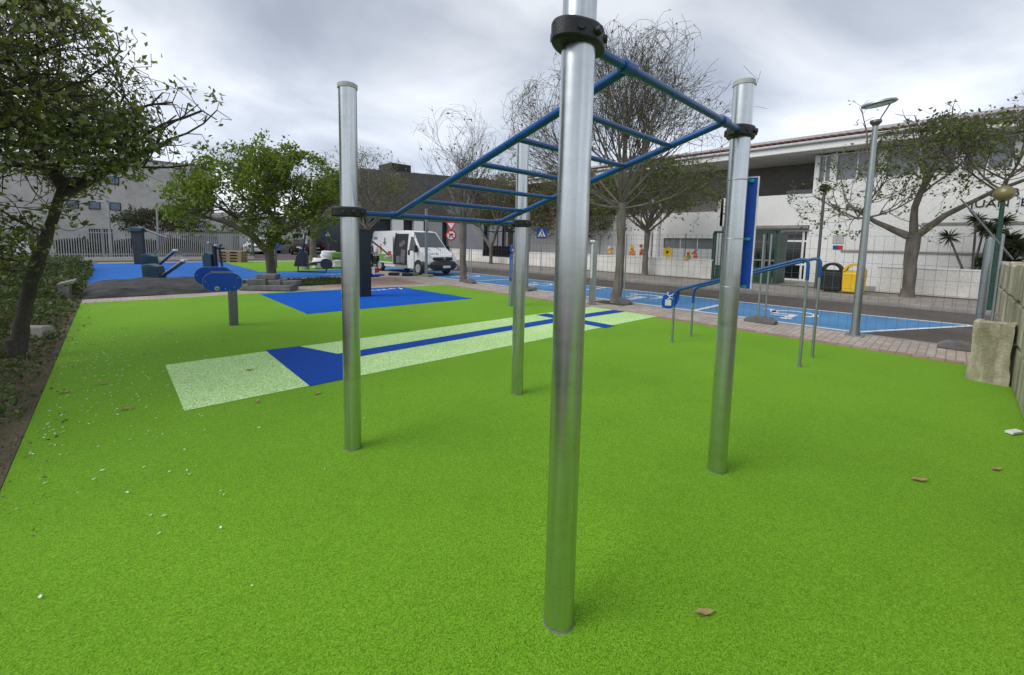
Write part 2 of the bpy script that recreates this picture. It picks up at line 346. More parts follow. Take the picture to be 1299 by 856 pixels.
# wheelchair symbol on each bay
sy = MB()
for cy in (3.0, 7.4, 12.4, 17.4):
    Mx = frame((13.2, cy, -.0104), (0, 1, 0), (-1, 0, 0)); 
    def ply(pts): sy.add([Mx @ Vector((x, y, 0)) for x, y in pts], [tuple(range(len(pts)))])
    ring = 22
    for i in range(15):
        a, b = pi*.75+i*.29, pi*.75+(i+1)*.29
        ply([(.42*cos(a)-.05, .42*sin(a)-.25), (.42*cos(b)-.05, .42*sin(b)-.25), (.56*cos(b)-.05, .56*sin(b)-.25), (.56*cos(a)-.05, .56*sin(a)-.25)])
    ply(circle(.14, 14, -.12, .85)); ply([(-.2, .65), (-.2, -.05), (-.03, -.05), (-.03, .65)])
    ply([(-.03, .45), (-.03, .33), (.35, .33), (.35, .45)]); ply([(-.03, .1), (-.03, -.05), (.4, -.05), (.4, .1)])
    ply([(.28, -.05), (.5, -.6), (.64, -.55), (.42, -.05)]); ply([(.5, -.6), (.56, -.72), (.8, -.6), (.76, -.48)])
struct('road_symbol', sy, 'roadwhite')
# long-jump style lane on the green floor
x0, y0, y1 = .45, 5.20, 7.25
struct('pale_lane', MB().sheet([(x0, y0), (9.78, y0-.18), (9.78, 6.98), (x0, y1)], .004), 'pale')
bl = MB(); Z = .008
bl.sheet([(1.63, 5.16), (2.06, 5.16), (2.42, 6.02), (2.42, 6.40), (2.13, 7.22), (1.66, 7.28)], Z)
bl.sheet([(2.42, 6.03), (7.46, 6.03), (7.46, 6.38), (2.42, 6.38)], Z+.0005)
bl.sheet([(7.46, 4.98), (7.84, 4.98), (7.84, 6.96), (7.46, 6.96)], Z+.001)
bl.sheet([(7.84, 6.03), (9.74, 5.90), (9.74, 6.26), (7.84, 6.38)], Z+.0005)
struct('blue_marking', bl, 'navy')
struct('blue_patch', MB().sheet([(3.23, 10.26), (8.05, 10.22), (7.85, 14.42), (3.27, 14.78)], .005), 'blue')
struct('far_blue_court', MB().sheet([(-.7, 20.9), (1.0, 21.0), (6.3, 20.05), (8.6, 20.05), (9.6, 24.0), (5.4, 24.1), (5.45, 35), (-.8, 35)], .006), 'farblue')
struct('far_green_court', MB().sheet([(5.46, 24.15), (10, 24.15), (11.1, 34), (5.5, 34.6)], .009), 'green')
rm = random.Random(6); mm_ = MB(); nx, ny = 40, 44
for i in range(nx+1):
    for j in range(ny+1):
        a_, b_ = i/nx, j/ny; ed_ = min(1, 9*min(a_, 1-a_, b_*1.6, 1-b_)); x_ = -.66+3.3*a_; y_ = 15.95+4.5*b_
        mm_.v.append((x_, y_, -.01+ed_**.6*(.22+.035*sin(y_*5+sin(x_*2)*1.4)+.02*sin(x_*7+y_*2)+rm.uniform(-.008, .008))))
for i in range(nx):
    for j in range(ny): q_ = i*(ny+1)+j; mm_.f.append((q_, q_+ny+1, q_+ny+2, q_+1))
struct('dark_mound', mm_, 'darkfabric', smooth=60)  # long low dark mound, taken for rolled black mesh fabric
struct('turf_bed', MB().b2(2.75, 7.3, 16.45, 19.3, -.02, .02), 'turf')
struct('planting_bed', MB().sheet([(-14, -8), (-.632, -8), (-.632, 30), (-14, 30)], .004), 'soil')
struct('tree_pit', MB().sheet([(10.65, 6.55), (11.25, 6.55), (11.25, 7.6), (10.65, 7.6)], .006), 'soil')
# lettering printed on the two blue floors
lt = MB(); rs = random.Random(4)
def glyph_row(mb, ox, oy, n, h, wd, z, dx=(0, 1)):
    for i in range(n):
        x = i*wd*1.25
        for _ in range(3):
            a = rs.uniform(0, pi); l = rs.uniform(.4, 1)*h*.5; t = wd*.13; c = (x+rs.uniform(.2, .8)*wd, rs.uniform(.3, .7)*h)
            d = (cos(a)*l*.5, sin(a)*l*.5); nn = (-sin(a)*t, cos(a)*t)
            p = [(c[0]-d[0]-nn[0], c[1]-d[1]-nn[1]), (c[0]+d[0]-nn[0], c[1]+d[1]-nn[1]), (c[0]+d[0]+nn[0], c[1]+d[1]+nn[1]), (c[0]-d[0]+nn[0], c[1]-d[1]+nn[1])]
            z += .00002
            mb.add([(ox+q[0], oy+q[1], z) for q in p], [(0, 1, 2, 3)])
glyph_row(lt, 5.35, 13.55, 8, .62, .24, .0085); glyph_row(lt, 7.5, 20.9, 4, .6, .26, .010)
struct('floor_lettering', lt, 'roadwhite')

# ------------------------------------------------------------------ monkey bars
mbars = thing('monkey_bars', 'inclined blue monkey bar ladder on four tall galvanised posts in the foreground', 'monkey bars', (2.4, 2.28, 0))
RP = .0687
POST = {(0, 1): (1.40, 3.38, 1.965), (1, 1): (3.36, 3.41, 1.965), (0, 0): (1.43, 1.14, 2.585), (1, 0): (3.39, 1.17, 2.585)}
for (i, j), (x, y, zc) in POST.items():
    p = mesh_obj('post', MB().cyl((x, y, -.05), (x, y, 2.93), RP, 48), 'galv', mbars, smooth=40)
    mesh_obj('cap', MB().tube([(x, y, 2.915), (x, y, 2.945), (x, y, 2.957)], [RP+.006, RP+.006, RP-.01], 40), 'plastercap', p, smooth=40)
    mesh_obj('joint_ring', MB().tube([(x, y, .0), (x, y, .006)], [RP+.005, RP+.002], 40), 'darkconcrete', p)
    s = 1 if i == 0 else -1
    # black two-lobed clamp: rounded body round the post with a nose towards the bar
    pts = []
    for k in range(40):
        t = 2*pi*k/40; c_, s_ = cos(t), sin(t)
        rr = .102 + .036*abs(c_)**4 ; pts.append((x+rr*c_, y+rr*.92*s_))
    cl = mesh_obj('clamp', MB().prism(pts, zc-.040, zc+.040), 'blackrubber', mbars, smooth=35, bevel=.012)
    for a in (-2.35, -1.57, -.8, .8, 1.57, 2.35):
        q = Vector((x+cos(a)*.112, y+sin(a)*.105, zc)); d = Vector((cos(a), sin(a), 0))
        mesh_obj('bolt', MB().cyl(q-d*.01, q+d*.007, .019, 14, .015), 'black', cl, smooth=40)
def endbar(y, z, xl, xr):
    mesh_obj('end_bar', MB().cyl((xl, y, z), (xr, y, z), .0215, 20), 'bluepaint', mbars, smooth=40)
endbar(3.40, 1.965, 1.50, 3.26); endbar(1.15, 2.585, 1.53, 3.29)
def rail_pt(x, t): return Vector((x, 3.40+(1.15-3.40)*t, 1.965+(2.585-1.965)*t))
for x in (1.82, 3.02):
    mesh_obj('rail', MB().cyl(rail_pt(x, .012), rail_pt(x, .988), .0245, 20), 'bluepaint', mbars, smooth=40)
    for y, z in ((3.40, 1.965), (1.15, 2.585)):
        mesh_obj('collar', MB().cyl((x-.05, y, z), (x+.05, y, z), .0325, 24), 'bluepaint', mbars, smooth=40, bevel=.006)
for k in range(1, 6):
    a, b = rail_pt(1.82, k/6), rail_pt(3.02, k/6)
    mesh_obj('rung', MB().cyl(a, b, .0185, 18), 'bluepaint', mbars, smooth=40)

# blue board strapped to the right post
bd = thing('information_board', 'narrow blue board with white edge strapped to the right galvanised post', 'board', (3.50, 1.30, 1.4))
Mn = frame((3.50, 1.160, 1.855), (.10, -.995, 0), (0, 0, 1))
bw, bh = .19, .83
mesh_obj('panel', MB().slab([(-bw/2, -bh/2), (bw/2, -bh/2), (bw/2, bh/2), (-bw/2, bh/2)], .012, Mn), 'blueboard', bd, bevel=.002)
ed = MB()
for sx in (-1, 1): ed.slab([(sx*(bw/2+.004)-.004, -bh/2), (sx*(bw/2+.004)+.004, -bh/2), (sx*(bw/2+.004)+.004, bh/2), (sx*(bw/2+.004)-.004, bh/2)], .018, Mn)
ed.slab([(-bw/2-.008, bh/2), (bw/2+.008, bh/2), (bw/2+.008, bh/2+.008), (-bw/2-.008, bh/2+.008)], .018, Mn)
mesh_obj('edging', ed, 'whitepaint', bd)
for z in (2.245, 1.815, 1.455):
    x, y = 3.39, 1.17; n = 40; st = MB(); vs = []
    st.tube([(x+(RP+.003)*cos(2*pi*k/n), y+(RP+.003)*sin(2*pi*k/n), z) for k in range(n+1)], .0035, 6)
    s_ = mesh_obj('strap', st, 'dullgalv', bd, smooth=50)
    mesh_obj('clip', MB().box((3.478, 1.10, z), (.03, .03, .022), -.1), 'cyan', bd, bevel=.003)

# ------------------------------------------------------------------ sloping parallel bars
pb = thing('parallel_bars', 'pair of sloping blue parallel bars on thin galvanised legs at the court edge', 'parallel bars', (7.75, 2.45, 0))
def smooth_path(pts, k=6, rad=.13):
    pts = [Vector(p) for p in pts]; o = [pts[0]]
    for a, b, c in zip(pts, pts[1:], pts[2:]):
        p = b+(a-b).normalized()*rad; q = b+(c-b).normalized()*rad
        for i in range(k+1): t = i/k; o.append(p*(1-t)**2+b*2*t*(1-t)+q*t*t)
    o.append(pts[-1]); return o
for x in (7.37, 8.17):
    lo, hi = (x, 3.45, .955), (x, 1.49, 1.635)
    path = smooth_path([(x, 3.47, .66), (x, 3.47, .95), (x, 1.49, 1.63), (x, 1.49, 1.30)], 8)
    mesh_obj('rail', MB().tube(path, .024, 16), 'bluepaint', pb, smooth=45)
    for y, zt in ((3.47, .69), (1.49, 1.34)):
        lg = mesh_obj('leg', MB().cyl((x, y, -.02), (x, y, zt), .0205, 16), 'dullgalv', pb, smooth=45)
        mesh_obj('foot_ring', MB().cyl((x, y, .0), (x, y, .012), .032, 18), 'dullgalv', lg, smooth=45)
# leaf shaped instruction plate on the low end
pl_ = [(-.02, -.19), (.06, -.17), (.13, -.10), (.17, .0), (.175, .14), (.10, .145), (-.03, .10), (-.11, .03), (-.13, -.06), (-.12, -.17)]
Mp = frame((7.335, 3.55, .80), (.55, -.83, 0), (0, 0, 1))
plt_ = mesh_obj('plate', MB().slab(pl_, .014, Mp), 'blueboard', pb, bevel=.003)
def on(M, x, y, z): return M @ Vector((x, y, z))
fg = MB(); zf = .0105
for a, b in (((-.05, .08), (.02, .02)), ((.02, .02), (-.03, -.01)), ((.02, .02), (.09, -.01)), ((-.02, .05), (.05, .07))):
    fg.tube([on(Mp, *a, zf), on(Mp, *b, zf)], .0075, 6)
fg.slab(circle(.016, 12, -.03, .10), .005, Mp @ Matrix.Translation((0, 0, zf)))
for i in range(8):
    a, b = .6+i*.45, .6+(i+1)*.45
    if i < 6: fg.tube([on(Mp, .09+.045*cos(a), .05+.05*sin(a), zf), on(Mp, .09+.045*cos(b), .05+.05*sin(b), zf)], .005, 6)
mesh_obj('pictogram', fg, 'whitepaint', plt_)
mesh_obj('information_label', MB().slab([(-.07, -.13), (.035, -.13), (.035, -.02), (-.07, -.02)], .006, Mp @ Matrix.Translation((0, 0, zf))), 'creamwall', plt_)

# ------------------------------------------------------------------ twin oval plates on a post
hs = thing('exercise_station', 'two blue oval plates on one short grey post on the green floor', 'exercise equipment', (1.7, 9.81, 0))
mesh_obj('post', MB().b2(1.63, 1.77, 9.74, 9.88, -.02, .72), 'darkgalv', hs, bevel=.012)
# camera-facing directions: right = (cosA, -sinA)
rt = Vector((cos(A), -sin(A), 0)); bk = Vector((sin(A), cos(A), 0))
c1 = Vector((1.70, 9.81, .865)) - rt*.115 - bk*.10; c2 = c1 - rt*.36 + bk*.28 + Vector((0, 0, .09))
for c, nm in ((c1, 0), (c2, 1)):
    Mo = frame(c, rt*.94+bk*.34, (0, 0, 1))
    p = mesh_obj('plate', MB().slab(oval(.66, .36, 14), .05, Mo), 'blueboard', hs, smooth=40, bevel=.006)
    mesh_obj('rim', MB().slab(oval(.675, .375, 14), .02, Mo), 'dullgalv', p, smooth=40)
    for px_, py_ in ((-.28, .02), (.27, .08), (.05, -.13), (.2, -.1)): mesh_obj('bolt', MB().cyl(Mo @ Vector((px_, py_, .02)), Mo @ Vector((px_, py_, .031)), .011, 10), 'dullgalv', p)
    b_ = MB(); b_.cyl(Mo @ Vector((-.09, -.12, .02)), Mo @ Vector((-.09, -.12, .045)), .042, 18)
    mesh_obj('bolt_cap', b_, 'plastercap', p, smooth=40)
    b_ = MB(); b_.cyl(Mo @ Vector((-.085, -.125, .045)), Mo @ Vector((-.085, -.125, .05)), .014, 10); mesh_obj('bolt', b_, 'black', p)
mesh_obj('axle', MB().cyl(c1, c2, .035, 16), 'dullgalv', hs, smooth=40)
mesh_obj('bracket', MB().box((c1+c2)/2+Vector((.05, -.02, .12)), (.38, .09, .06), -A+.3), 'darkgalv', hs, bevel=.01)

# ------------------------------------------------------------------ dark fitness column on the blue patch
fm = thing('fitness_machine', 'tall charcoal fitness column with side arm and low seat on the near blue patch', 'exercise machine', (5.6, 12.6, 0))
mesh_obj('column', MB().b2(5.44, 5.80, 12.42, 12.72, 0, 2.03).b2(5.43, 5.81, 12.41, 12.73, 2.03, 2.06), 'charcoal', fm, bevel=.02)
for y in (.0,):
    mesh_obj('arm', MB().tube([(5.8, 12.57, 1.78), (6.15, 12.5, 1.50), (6.42, 12.45, 1.27)], .026, 10), 'darkgalv', fm, smooth=50)
mesh_obj('grip', MB().cyl((6.22, 12.38, 1.22), (6.46, 12.50, 1.24), .033, 12), 'whitepaint', fm, smooth=50)
mesh_obj('seat', MB().box((5.99, 12.45, .66), (.36, .34, .05), 0), 'blueboard', fm, bevel=.012)
mesh_obj('side_panel', MB().box((5.84, 12.46, .80), (.05, .30, .22), 0), 'whitepaint', fm, bevel=.01)
mesh_obj('seat_arm', MB().box((5.94, 12.5, .615), (.30, .08, .05)), 'charcoal', fm)

# slim blue sign post with white vertical writing
sg = thing('sign_post', 'slim blue sign with white vertical lettering on a grey post behind the bars', 'sign', (7.98, 8.42, 0))
mesh_obj('post', MB().b2(7.93, 8.03, 8.37, 8.47, 0, .92), 'dullgalv', sg, bevel=.008)
Ms = frame((7.98, 8.42, 1.20), (.86, .51, 0), (0, 0, 1))
shp = [(-.17, -.46), (-.05, -.50), (.09, -.46), (.13, -.32), (.13, .26), (.17, .36), (.12, .46), (-.02, .50), (-.12, .44), (-.14, .34), (-.06, .26), (-.17, .14)]
pn = mesh_obj('panel', MB().slab(shp, .03, Ms), 'blueboard', sg, bevel=.004)
wr = MB(); rr_ = random.Random(2)
for k in range(9):
    yy = .18-k*.066
    wr.slab([(-.02, yy), (.11, yy+.012), (.11, yy+.034), (-.02, yy+.022)], .004, Ms @ Matrix.Translation((0, 0, .018)))
    wr.slab([(-.02, yy), (.11, yy+.012), (.11, yy+.034), (-.02, yy+.022)], .004, Ms @ Matrix.Translation((0, 0, -.018)))
for s_ in (-1, 1):
    wr.slab([(-.10, .31), (.12, .36), (.10, .40), (-.09, .35)], .004, Ms @ Matrix.Translation((0, 0, s_*.019)))
    wr.slab([(-.15, -.4), (-.125, -.4), (-.125, .1), (-.15, .1)], .004, Ms @ Matrix.Translation((0, 0, s_*.019)))
mesh_obj('lettering', wr, 'whitepaint', pn)

# grey information pillar
ip = thing('information_pillar', 'grey metal pillar with a pale vertical strip on the court edge', 'pillar', (10.09, 7.3, 0))
mesh_obj('pillar', MB().box((10.14, 7.25, .93), (.17, .13, 1.86), -.6).box((10.14, 7.25, .02), (.26, .2, .04), -.6), 'dullgalv', ip, bevel=.012)
mesh_obj('strip', MB().box((10.045, 7.245, 1.27), (.05, .06, .98), -.6), 'lamp_clear', ip, bevel=.01)
mesh_obj('cap', MB().box((10.07, 7.26, 1.84), (.12, .12, .07), -.6), 'whitepaint', ip, bevel=.02)

# ------------------------------------------------------------------ far exercise machines
def pedal(name, label, loc, rz, group=None):
    t = thing(name, label, 'exercise machine', loc, rz, group, world=False)
    mesh_obj('housing', MB().slab([(-.32, 0), (.30, 0), (.20, .52), (-.12, .62), (-.34, .56)], .46, frame((0, 0, 0), (1, 0, 0), (0, 0, 1))), 'teal', t, bevel=.03)
    rb = MB()
    for k in range(5): rb.box((-.02, -.236, .1+k*.09), (.46-k*.03, .012, .025))
    mesh_obj('rib', rb, 'charcoal', t)
    mesh_obj('lever', MB().tube([(.22, -.1, .10), (1.05, -.1, .72)], .045, 8).tube([(.22, .1, .10), (1.05, .1, .72)], .045, 8), 'darkgalv', t, smooth=50)
    mesh_obj('end_cap', MB().box((1.09, 0, .76), (.14, .30, .08)), 'whitepaint', t, bevel=.02)
    return t
pa = pedal('step_machine', 'teal step machine with a slanted lever nearest on the far blue court', (1.22, 21.95, 0), -.62, 'step machines on the far blue court')
dup(pa, (1.45, 28.4, 0), -.5, 'teal step machine with a raised lever beside the tall dark panel', (1.0, 1.0, 1.3))
tp = thing('training_column', 'tall leaning dark blue panel with a teal head on the far blue court', 'exercise machine', (1.3, 33.4, 0))
mesh_obj('panel', MB().slab([(-.28, 0), (.34, 0), (.30, 1.95), (-.38, 1.95)], .16, frame((1.2, 33.4, 0), (cos(A), -sin(A), 0), (0, 0, 1))), 'charcoal', tp, bevel=.02)
mesh_obj('head', MB().slab([(-.42, 1.93), (.34, 1.93), (.40, 2.14), (-.25, 2.22)], .4, frame((1.2, 33.4, 0), (cos(A), -sin(A), 0), (0, 0, 1))), 'teal', tp, bevel=.03)
mesh_obj('arm', MB().tube([Vector((1.35, 33.3, 2.15)), Vector((1.35, 33.3, 2.15))+rt*1.5+Vector((0, 0, -.55))], .055, 8), 'darkgalv', tp, smooth=50)
mesh_obj('chain', MB().tube([Vector((1.35, 33.3, 1.7))+rt*1.05, Vector((1.35, 33.3, .9))+rt*1.0, Vector((1.35, 33.3, .5))+rt*.6], .03, 6), 'darkgalv', tp)
bk_ = thing('exercise_bike', 'dark upright exercise bike with handles on the far blue court', 'exercise machine', (3.85, 26.0, 0))
mesh_obj('frame', MB().tube([(3.85, 26, 0), (3.80, 26, 1.25)], .10, 10).tube([(3.85, 26, 1.1), (4.10, 25.8, 1.35)], .05, 8).tube([(4.1, 25.8, 0), (4.0, 25.9, 1.15)], .05, 8), 'charcoal', bk_, smooth=50)
mesh_obj('housing', MB().slab([(-.55, .2), (-.12, .2), (-.12, .85), (-.42, .95), (-.6, .7)], .35, frame((3.85, 26, 0), rt, (0, 0, 1))), 'teal', bk_, bevel=.03)
mesh_obj('handlebar', MB().tube([Vector((3.8, 26, 1.22))-rt*.28+Vector((0, 0, .22)), Vector((3.8, 26, 1.25)), Vector((3.8, 26, 1.2))+rt*.30], .045, 8), 'teal', bk_, smooth=50)
mesh_obj('saddle', MB().box(Vector((3.8, 26, 1.15))+rt*.34, (.30, .22, .09)), 'charcoal', bk_, bevel=.03)
for gp in (Vector((3.8, 26, 1.42))-rt*.26, Vector((3.8, 26, 1.30))+rt*.08): mesh_obj('grip', MB().box(gp, (.12, .1, .08)), 'whitepaint', bk_, bevel=.02)
el = thing('rowing_machine', 'dark elliptical rowing machine with a round weight on the far blue court', 'exercise machine', (7.2, 23.2, 0))
q = lambda a, h, d=0: Vector((7.3, 23.0, 0))+rt*a+bk*d+Vector((0, 0, h))
mesh_obj('frame', MB().tube([q(-.32, 1.2), q(-.42, .9), q(-.5, .04), q(.95, .04), q(1.0, .3)], .045, 8), 'charcoal', el, smooth=50)
mesh_obj('housing', MB().slab([(-.70, .3), (-.08, .3), (-.10, 1.0), (-.28, 1.15), (-.55, .85)], .4, frame(q(0, 0, .15), rt, (0, 0, 1))), 'charcoal', el, bevel=.03)
mesh_obj('upright', MB().tube([q(-.3, .7), q(-.15, 1.45), q(-.05, 1.95)], .06, 8), 'charcoal', el, smooth=50)
mesh_obj('screen', MB().box(q(-.08, 1.72), (.20, .06, .52), -A), 'lamp_clear', el, bevel=.02)
mesh_obj('beam', MB().tube([q(0, .42), q(.4, .52), q(.85, .55)], .05, 8), 'charcoal', el, smooth=50)
mesh_obj('weight', MB().cyl(q(.98, .46, -.12), q(.98, .46, .12), .27, 24), 'charcoal', el, smooth=40)
mesh_obj('seat', MB().box(q(.25, .40), (.4, .2, .07), -A), 'black', el, bevel=.02)
mesh_obj('grip', MB().box(q(-.42, 1.28), (.22, .06, .06), -A), 'whitepaint', el, bevel=.015)
tw = thing('turning_post', 'thin grey post with a small blue head on the far green court', 'exercise machine', (6.9, 27.2, 0))
mesh_obj('post', MB().cyl((6.9, 27.2, 0), (6.9, 27.2, 1.2), .07, 12), 'darkgalv', tw, smooth=40)
mesh_obj('head', MB().box((6.9, 27.2, 1.3), (.5, .2, .28), -A), 'blueboard', tw, bevel=.05)
sm = thing('exercise_stool', 'small grey cylinder seat with side bars on the far green court', 'exercise machine', (8.3, 25.4, 0))
mesh_obj('drum', MB().cyl((7.9, 25.2, 0), (7.9, 25.2, .42), .2, 16), 'dullgalv', sm, smooth=40)
mesh_obj('bar', MB().cyl(Vector((7.9, 25.2, .40))-rt*.6+Vector((0, 0, .03)), Vector((7.9, 25.2, .30))+rt*.5, .04, 8), 'darkgalv', sm, smooth=40)
mesh_obj('foot_plate', MB().box(Vector((7.9, 25.2, .32))+rt*.5, (.3, .12, .1), -A), 'teal', sm)

# pallets
def pallet(n, label, z):
    t = thing('pallet', label, 'pallet', (6.0, 34.4, z), -A+.15, 'wooden pallets stacked by the hut', world=False)
    mesh_obj('deck', MB().box((0, 0, .16), (1.62, 1.0, .045)).box((0, 0, .02), (1.62, 1.0, .035)), 'wood', t)
    b = MB()
    for x in (-.7, 0, .7):
        for y in (-.42, 0, .42): b.box((x, y, .09), (.2, .14, .10))
    mesh_obj('block', b, 'wood', t); return t
for k, lab in enumerate(('bottom wooden pallet of the stack by the grey hut', 'second wooden pallet from the ground in the stack by the hut', 'third wooden pallet in the stack by the hut', 'topmost wooden pallet of the stack by the grey hut')):
    pallet(k, lab, .01+k*.195)
# builders' sacks
rs = random.Random(11)
def sack(name, label, c, d, mat, seed):
    r = random.Random(seed); bm = bmesh.new(); bmesh.ops.create_icosphere(bm, subdivisions=3, radius=1)
    for v in bm.verts:
        p = v.co.copy(); k = 1+.10*sin(5*p.x+seed)*cos(4*p.y+seed*2)+.07*sin(9*p.z+seed)+r.uniform(-.03, .03)
        q = Vector([math.copysign(abs(a)**.6, a) for a in p])*k; v.co = (c[0]+q.x*d[0], c[1]+q.y*d[1], max(c[2]+q.z*d[2], .012))
    m = MB(); m.v = [tuple(v.co) for v in bm.verts]; m.f = [tuple(v.index for v in f.verts) for f in bm.faces]; bm.free()
    return solo(name, m, mat, label, 'sack', 'builders sacks behind the far court', loc=(c[0], c[1], 0), smooth=60)
sack('sack', 'big white plastic sack lying at the back of the far court', (9.0, 25.7, .30), (.55, .45, .32), 'sackwhite', 1)
sack('sack', 'white sack on top of the pile of sacks', (9.35, 25.75, .78), (.40, .40, .27), 'sackwhite', 2)
sack('sack', 'sack with a green band at the right of the sack pile', (9.8, 25.55, .78), (.42, .38, .20), 'grass_green', 3)
sack('sack', 'low white sack at the right end of the pile', (9.85, 25.4, .26), (.5, .42, .28), 'sackwhite', 4)
# paver stack next to the tree
def slabs(lab, c, d, rz):
    solo('concrete_slab', MB().box(c, d, rz), 'darkconcrete', lab, 'slab', 'grey slabs piled by the tree', loc=(c[0], c[1], 0), bevel=.02)
slabs('long grey concrete slab at the bottom of the pile by the tree', (3.75, 15.75, .10), (1.75, .55, .17), -A)
slabs('broken grey slab on the left of the pile by the tree', (3.52, 16.0, .28), (.55, .5, .19), -A+.3)
slabs('grey slab in the middle of the pile by the tree', (3.98, 15.75, .27), (.62, .45, .17), -A-.1)
slabs('small grey slab topmost on the pile by the tree', (3.80, 15.9, .45), (.60, .42, .16), -A+.1)
slabs('short grey slab at the right end of the pile by the tree', (4.35, 15.4, .25), (.5, .4, .14), -A)
# slatted bench at the dark mound
bn = thing('slatted_bench', 'small tipped slatted bench of grey boards at the corner of the dark mound', 'bench', (-.85, 16.6, 0))
for k in range(4): mesh_obj('slat', MB().cyl(Vector((-.80, 16.0, .46))-rt*(.12*k)+Vector((0, 0, -.03*k)), Vector((-.80, 17.6, .40))-rt*(.12*k)+Vector((0, 0, -.03*k)), .045, 8), 'concrete', bn, smooth=50)
for y in (16.2, 17.4): mesh_obj('leg', MB().box((-.95, y, .17), (.3, .07, .36), -A), 'darkconcrete', bn)
solo('stone_slab', MB().slab([(-.27, -.11), (.25, -.10), (.29, .02), (.23, .10), (-.20, .11), (-.30, .03)], .18, frame((-1.0, 10.35, .12), (cos(A), -sin(A), .05), (.1, 0, 1))), 'concrete', 'broken pale concrete slab lying in the planting bed', 'slab', loc=(-1.15, 10.3, 0), bevel=.03)

# ------------------------------------------------------------------ temporary mesh fence
FX = 11.05
def fence_panel(y0, y1, label, h=2.05):
    t = thing('mesh_fence', label, 'fence panel', (FX, y0, 0), 0, 'temporary mesh fence panels along the kerb')
    for y in (y0+.06, y1-.06): mesh_obj('upright', MB().cyl((FX, y, .06), (FX, y, h+.02), .021, 10), 'dullgalv', t, smooth=50)
    m = MB(); n = round((y1-y0-.12)/.155)
    for i in range(n+1):
        y = y0+.06+(y1-y0-.12)*i/n; m.tube([(FX, y, .12), (FX, y, h)], .0032, 4, False)
    for z in [.14+k*.27 for k in range(8)]: m.tube([(FX, y0+.06, z), (FX, (y0+y1)/2, z+.0), (FX, y1-.06, z)], .0032, 4, False)
    mesh_obj('mesh', m, 'darkgalv', t)
ys = [-.56, 3.08, 6.85, 10.95, 14.25, 18.9]
labs = ['mesh fence panel nearest the stone wall', 'mesh fence panel between the tall lamp and the bare tree by the kerb', 'mesh fence panel behind the grey information pillar', 'mesh fence panel behind the blue sign post', 'mesh fence panel next to the front of the white van']
for i in range(5): fence_panel(ys[i], ys[i+1]-.03, labs[i])
foot_lab = ['concrete fence foot beside the eroded stone block', 'concrete fence foot behind the right galvanised post', 'concrete fence foot at the base of the bare tree', 'concrete fence foot behind the blue sign post', 'concrete fence foot under the thin tree past the van', 'concrete fence foot by the front wheel of the van']
for i, y in enumerate(ys):
    y = max(y, -.2); b = MB(); c = (FX, y)
    pr = [(-.33, 0), (.33, 0), (.33, .07), (.20, .14), (-.20, .14), (-.33, .07)]
    b.slab(pr, .24, frame((FX, y, .0), (0, 1, 0), (0, 0, 1)))
    b.box((FX, y, .145), (.12, .2, .03))
    solo('fence_weight', b, 'darkconcrete', foot_lab[i], 'fence foot', 'concrete feet of the mesh fence', loc=(FX, y, 0), bevel=.02)
for (x, y, lab) in ((10.6, 18.7, 'dark spare fence foot lying flat near the van wheel'), (10.2, 19.3, 'second dark spare fence foot lying near the van wheel')):
    solo('fence_weight', MB().box((x, y, .07), (.5, .3, .14), -A), 'black', lab, 'fence foot', loc=(x, y, 0), bevel=.03)
tl = thing('power_tool', 'small red and black power tool on the paving beside the van', 'tool', (9.5, 20.2, 0))
mesh_obj('body', MB().box((9.6, 20.1, .22), (.35, .22, .24), .4), 'red', tl, bevel=.04)
mesh_obj('handle', MB().tube([(9.5, 20.2, .3), (9.45, 20.3, .5), (9.6, 20.1, .55)], .035, 8).cyl((9.2, 20.4, .12), (9.5, 20.2, .2), .08, 10), 'black', tl, smooth=50)

# ------------------------------------------------------------------ stone wall and block on the right
sw = thing('stone_wall', 'weathered sandstone block wall at the right edge of the court', 'wall', (6, -.8, 0))
mesh_obj('core', MB().b2(2.0, 13.65, -1.0, -.665, -.05, 1.50), 'mortar', sw)
mb = MB(); r = random.Random(5); zrow = [0, .52, 1.06, 1.585]
for k in range(3):
    x = 13.7
    while x > 2.1:
        wd = r.uniform(.30, .62); z0, z1 = zrow[k]+.012, zrow[k+1]-.012
        if k == 2: z1 += r.uniform(-.03, .03)
        j = r.uniform(-.015, .012); xa, xb = max(x-wd, 2.05)+.006, x-.006
        b = len(mb.v); mb.b2(xa, xb, -1.03, -.62+j, z0+r.uniform(0, .02), z1)
        for i in range(b, len(mb.v)): p = mb.v[i]; mb.v[i] = (p[0]+r.uniform(-.008, .008), p[1]+r.uniform(-.008, .008), p[2]+r.uniform(-.012, .012))
        x -= wd
ob = mesh_obj('block', mb, 'sandstone', sw, bevel=.018)
bm = bmesh.new(); bmesh.ops.create_cube(bm, size=1); bmesh.ops.subdivide_edges(bm, edges=bm.edges[:], cuts=9, use_grid_fill=True)
for v in bm.verts:
    p = v.co.copy(); fr = max(0, .5-abs(p.z+.02)); n_ = .05*sin(p.x*9+p.z*11)*cos(p.y*8+p.z*13)+.045*sin(p.z*19+p.x*7)*cos(p.y*15)+r.uniform(-.028, .028)-.16*math.exp(-((p.z+.22)**2+(p.y+.15)**2)/.03)*(.5 if p.x < -.2 else 0)
    wz = 1.07 if p.z < -.30 else 1.0-.10*max(0, .25-abs(p.z))*2
    rn = Matrix.Rotation(-.12, 3, 'Z') @ Vector((p.x*.30*wz*(1+n_), p.y*.37*wz*(1+n_*.6), 0))
    v.co = (8.66+rn.x, -.425+rn.y, .40+p.z*.82+n_*.3)
m = MB(); m.v = [tuple(v.co) for v in bm.verts]; m.f = [tuple(v.index for v in f.verts) for f in bm.faces]; bm.free()
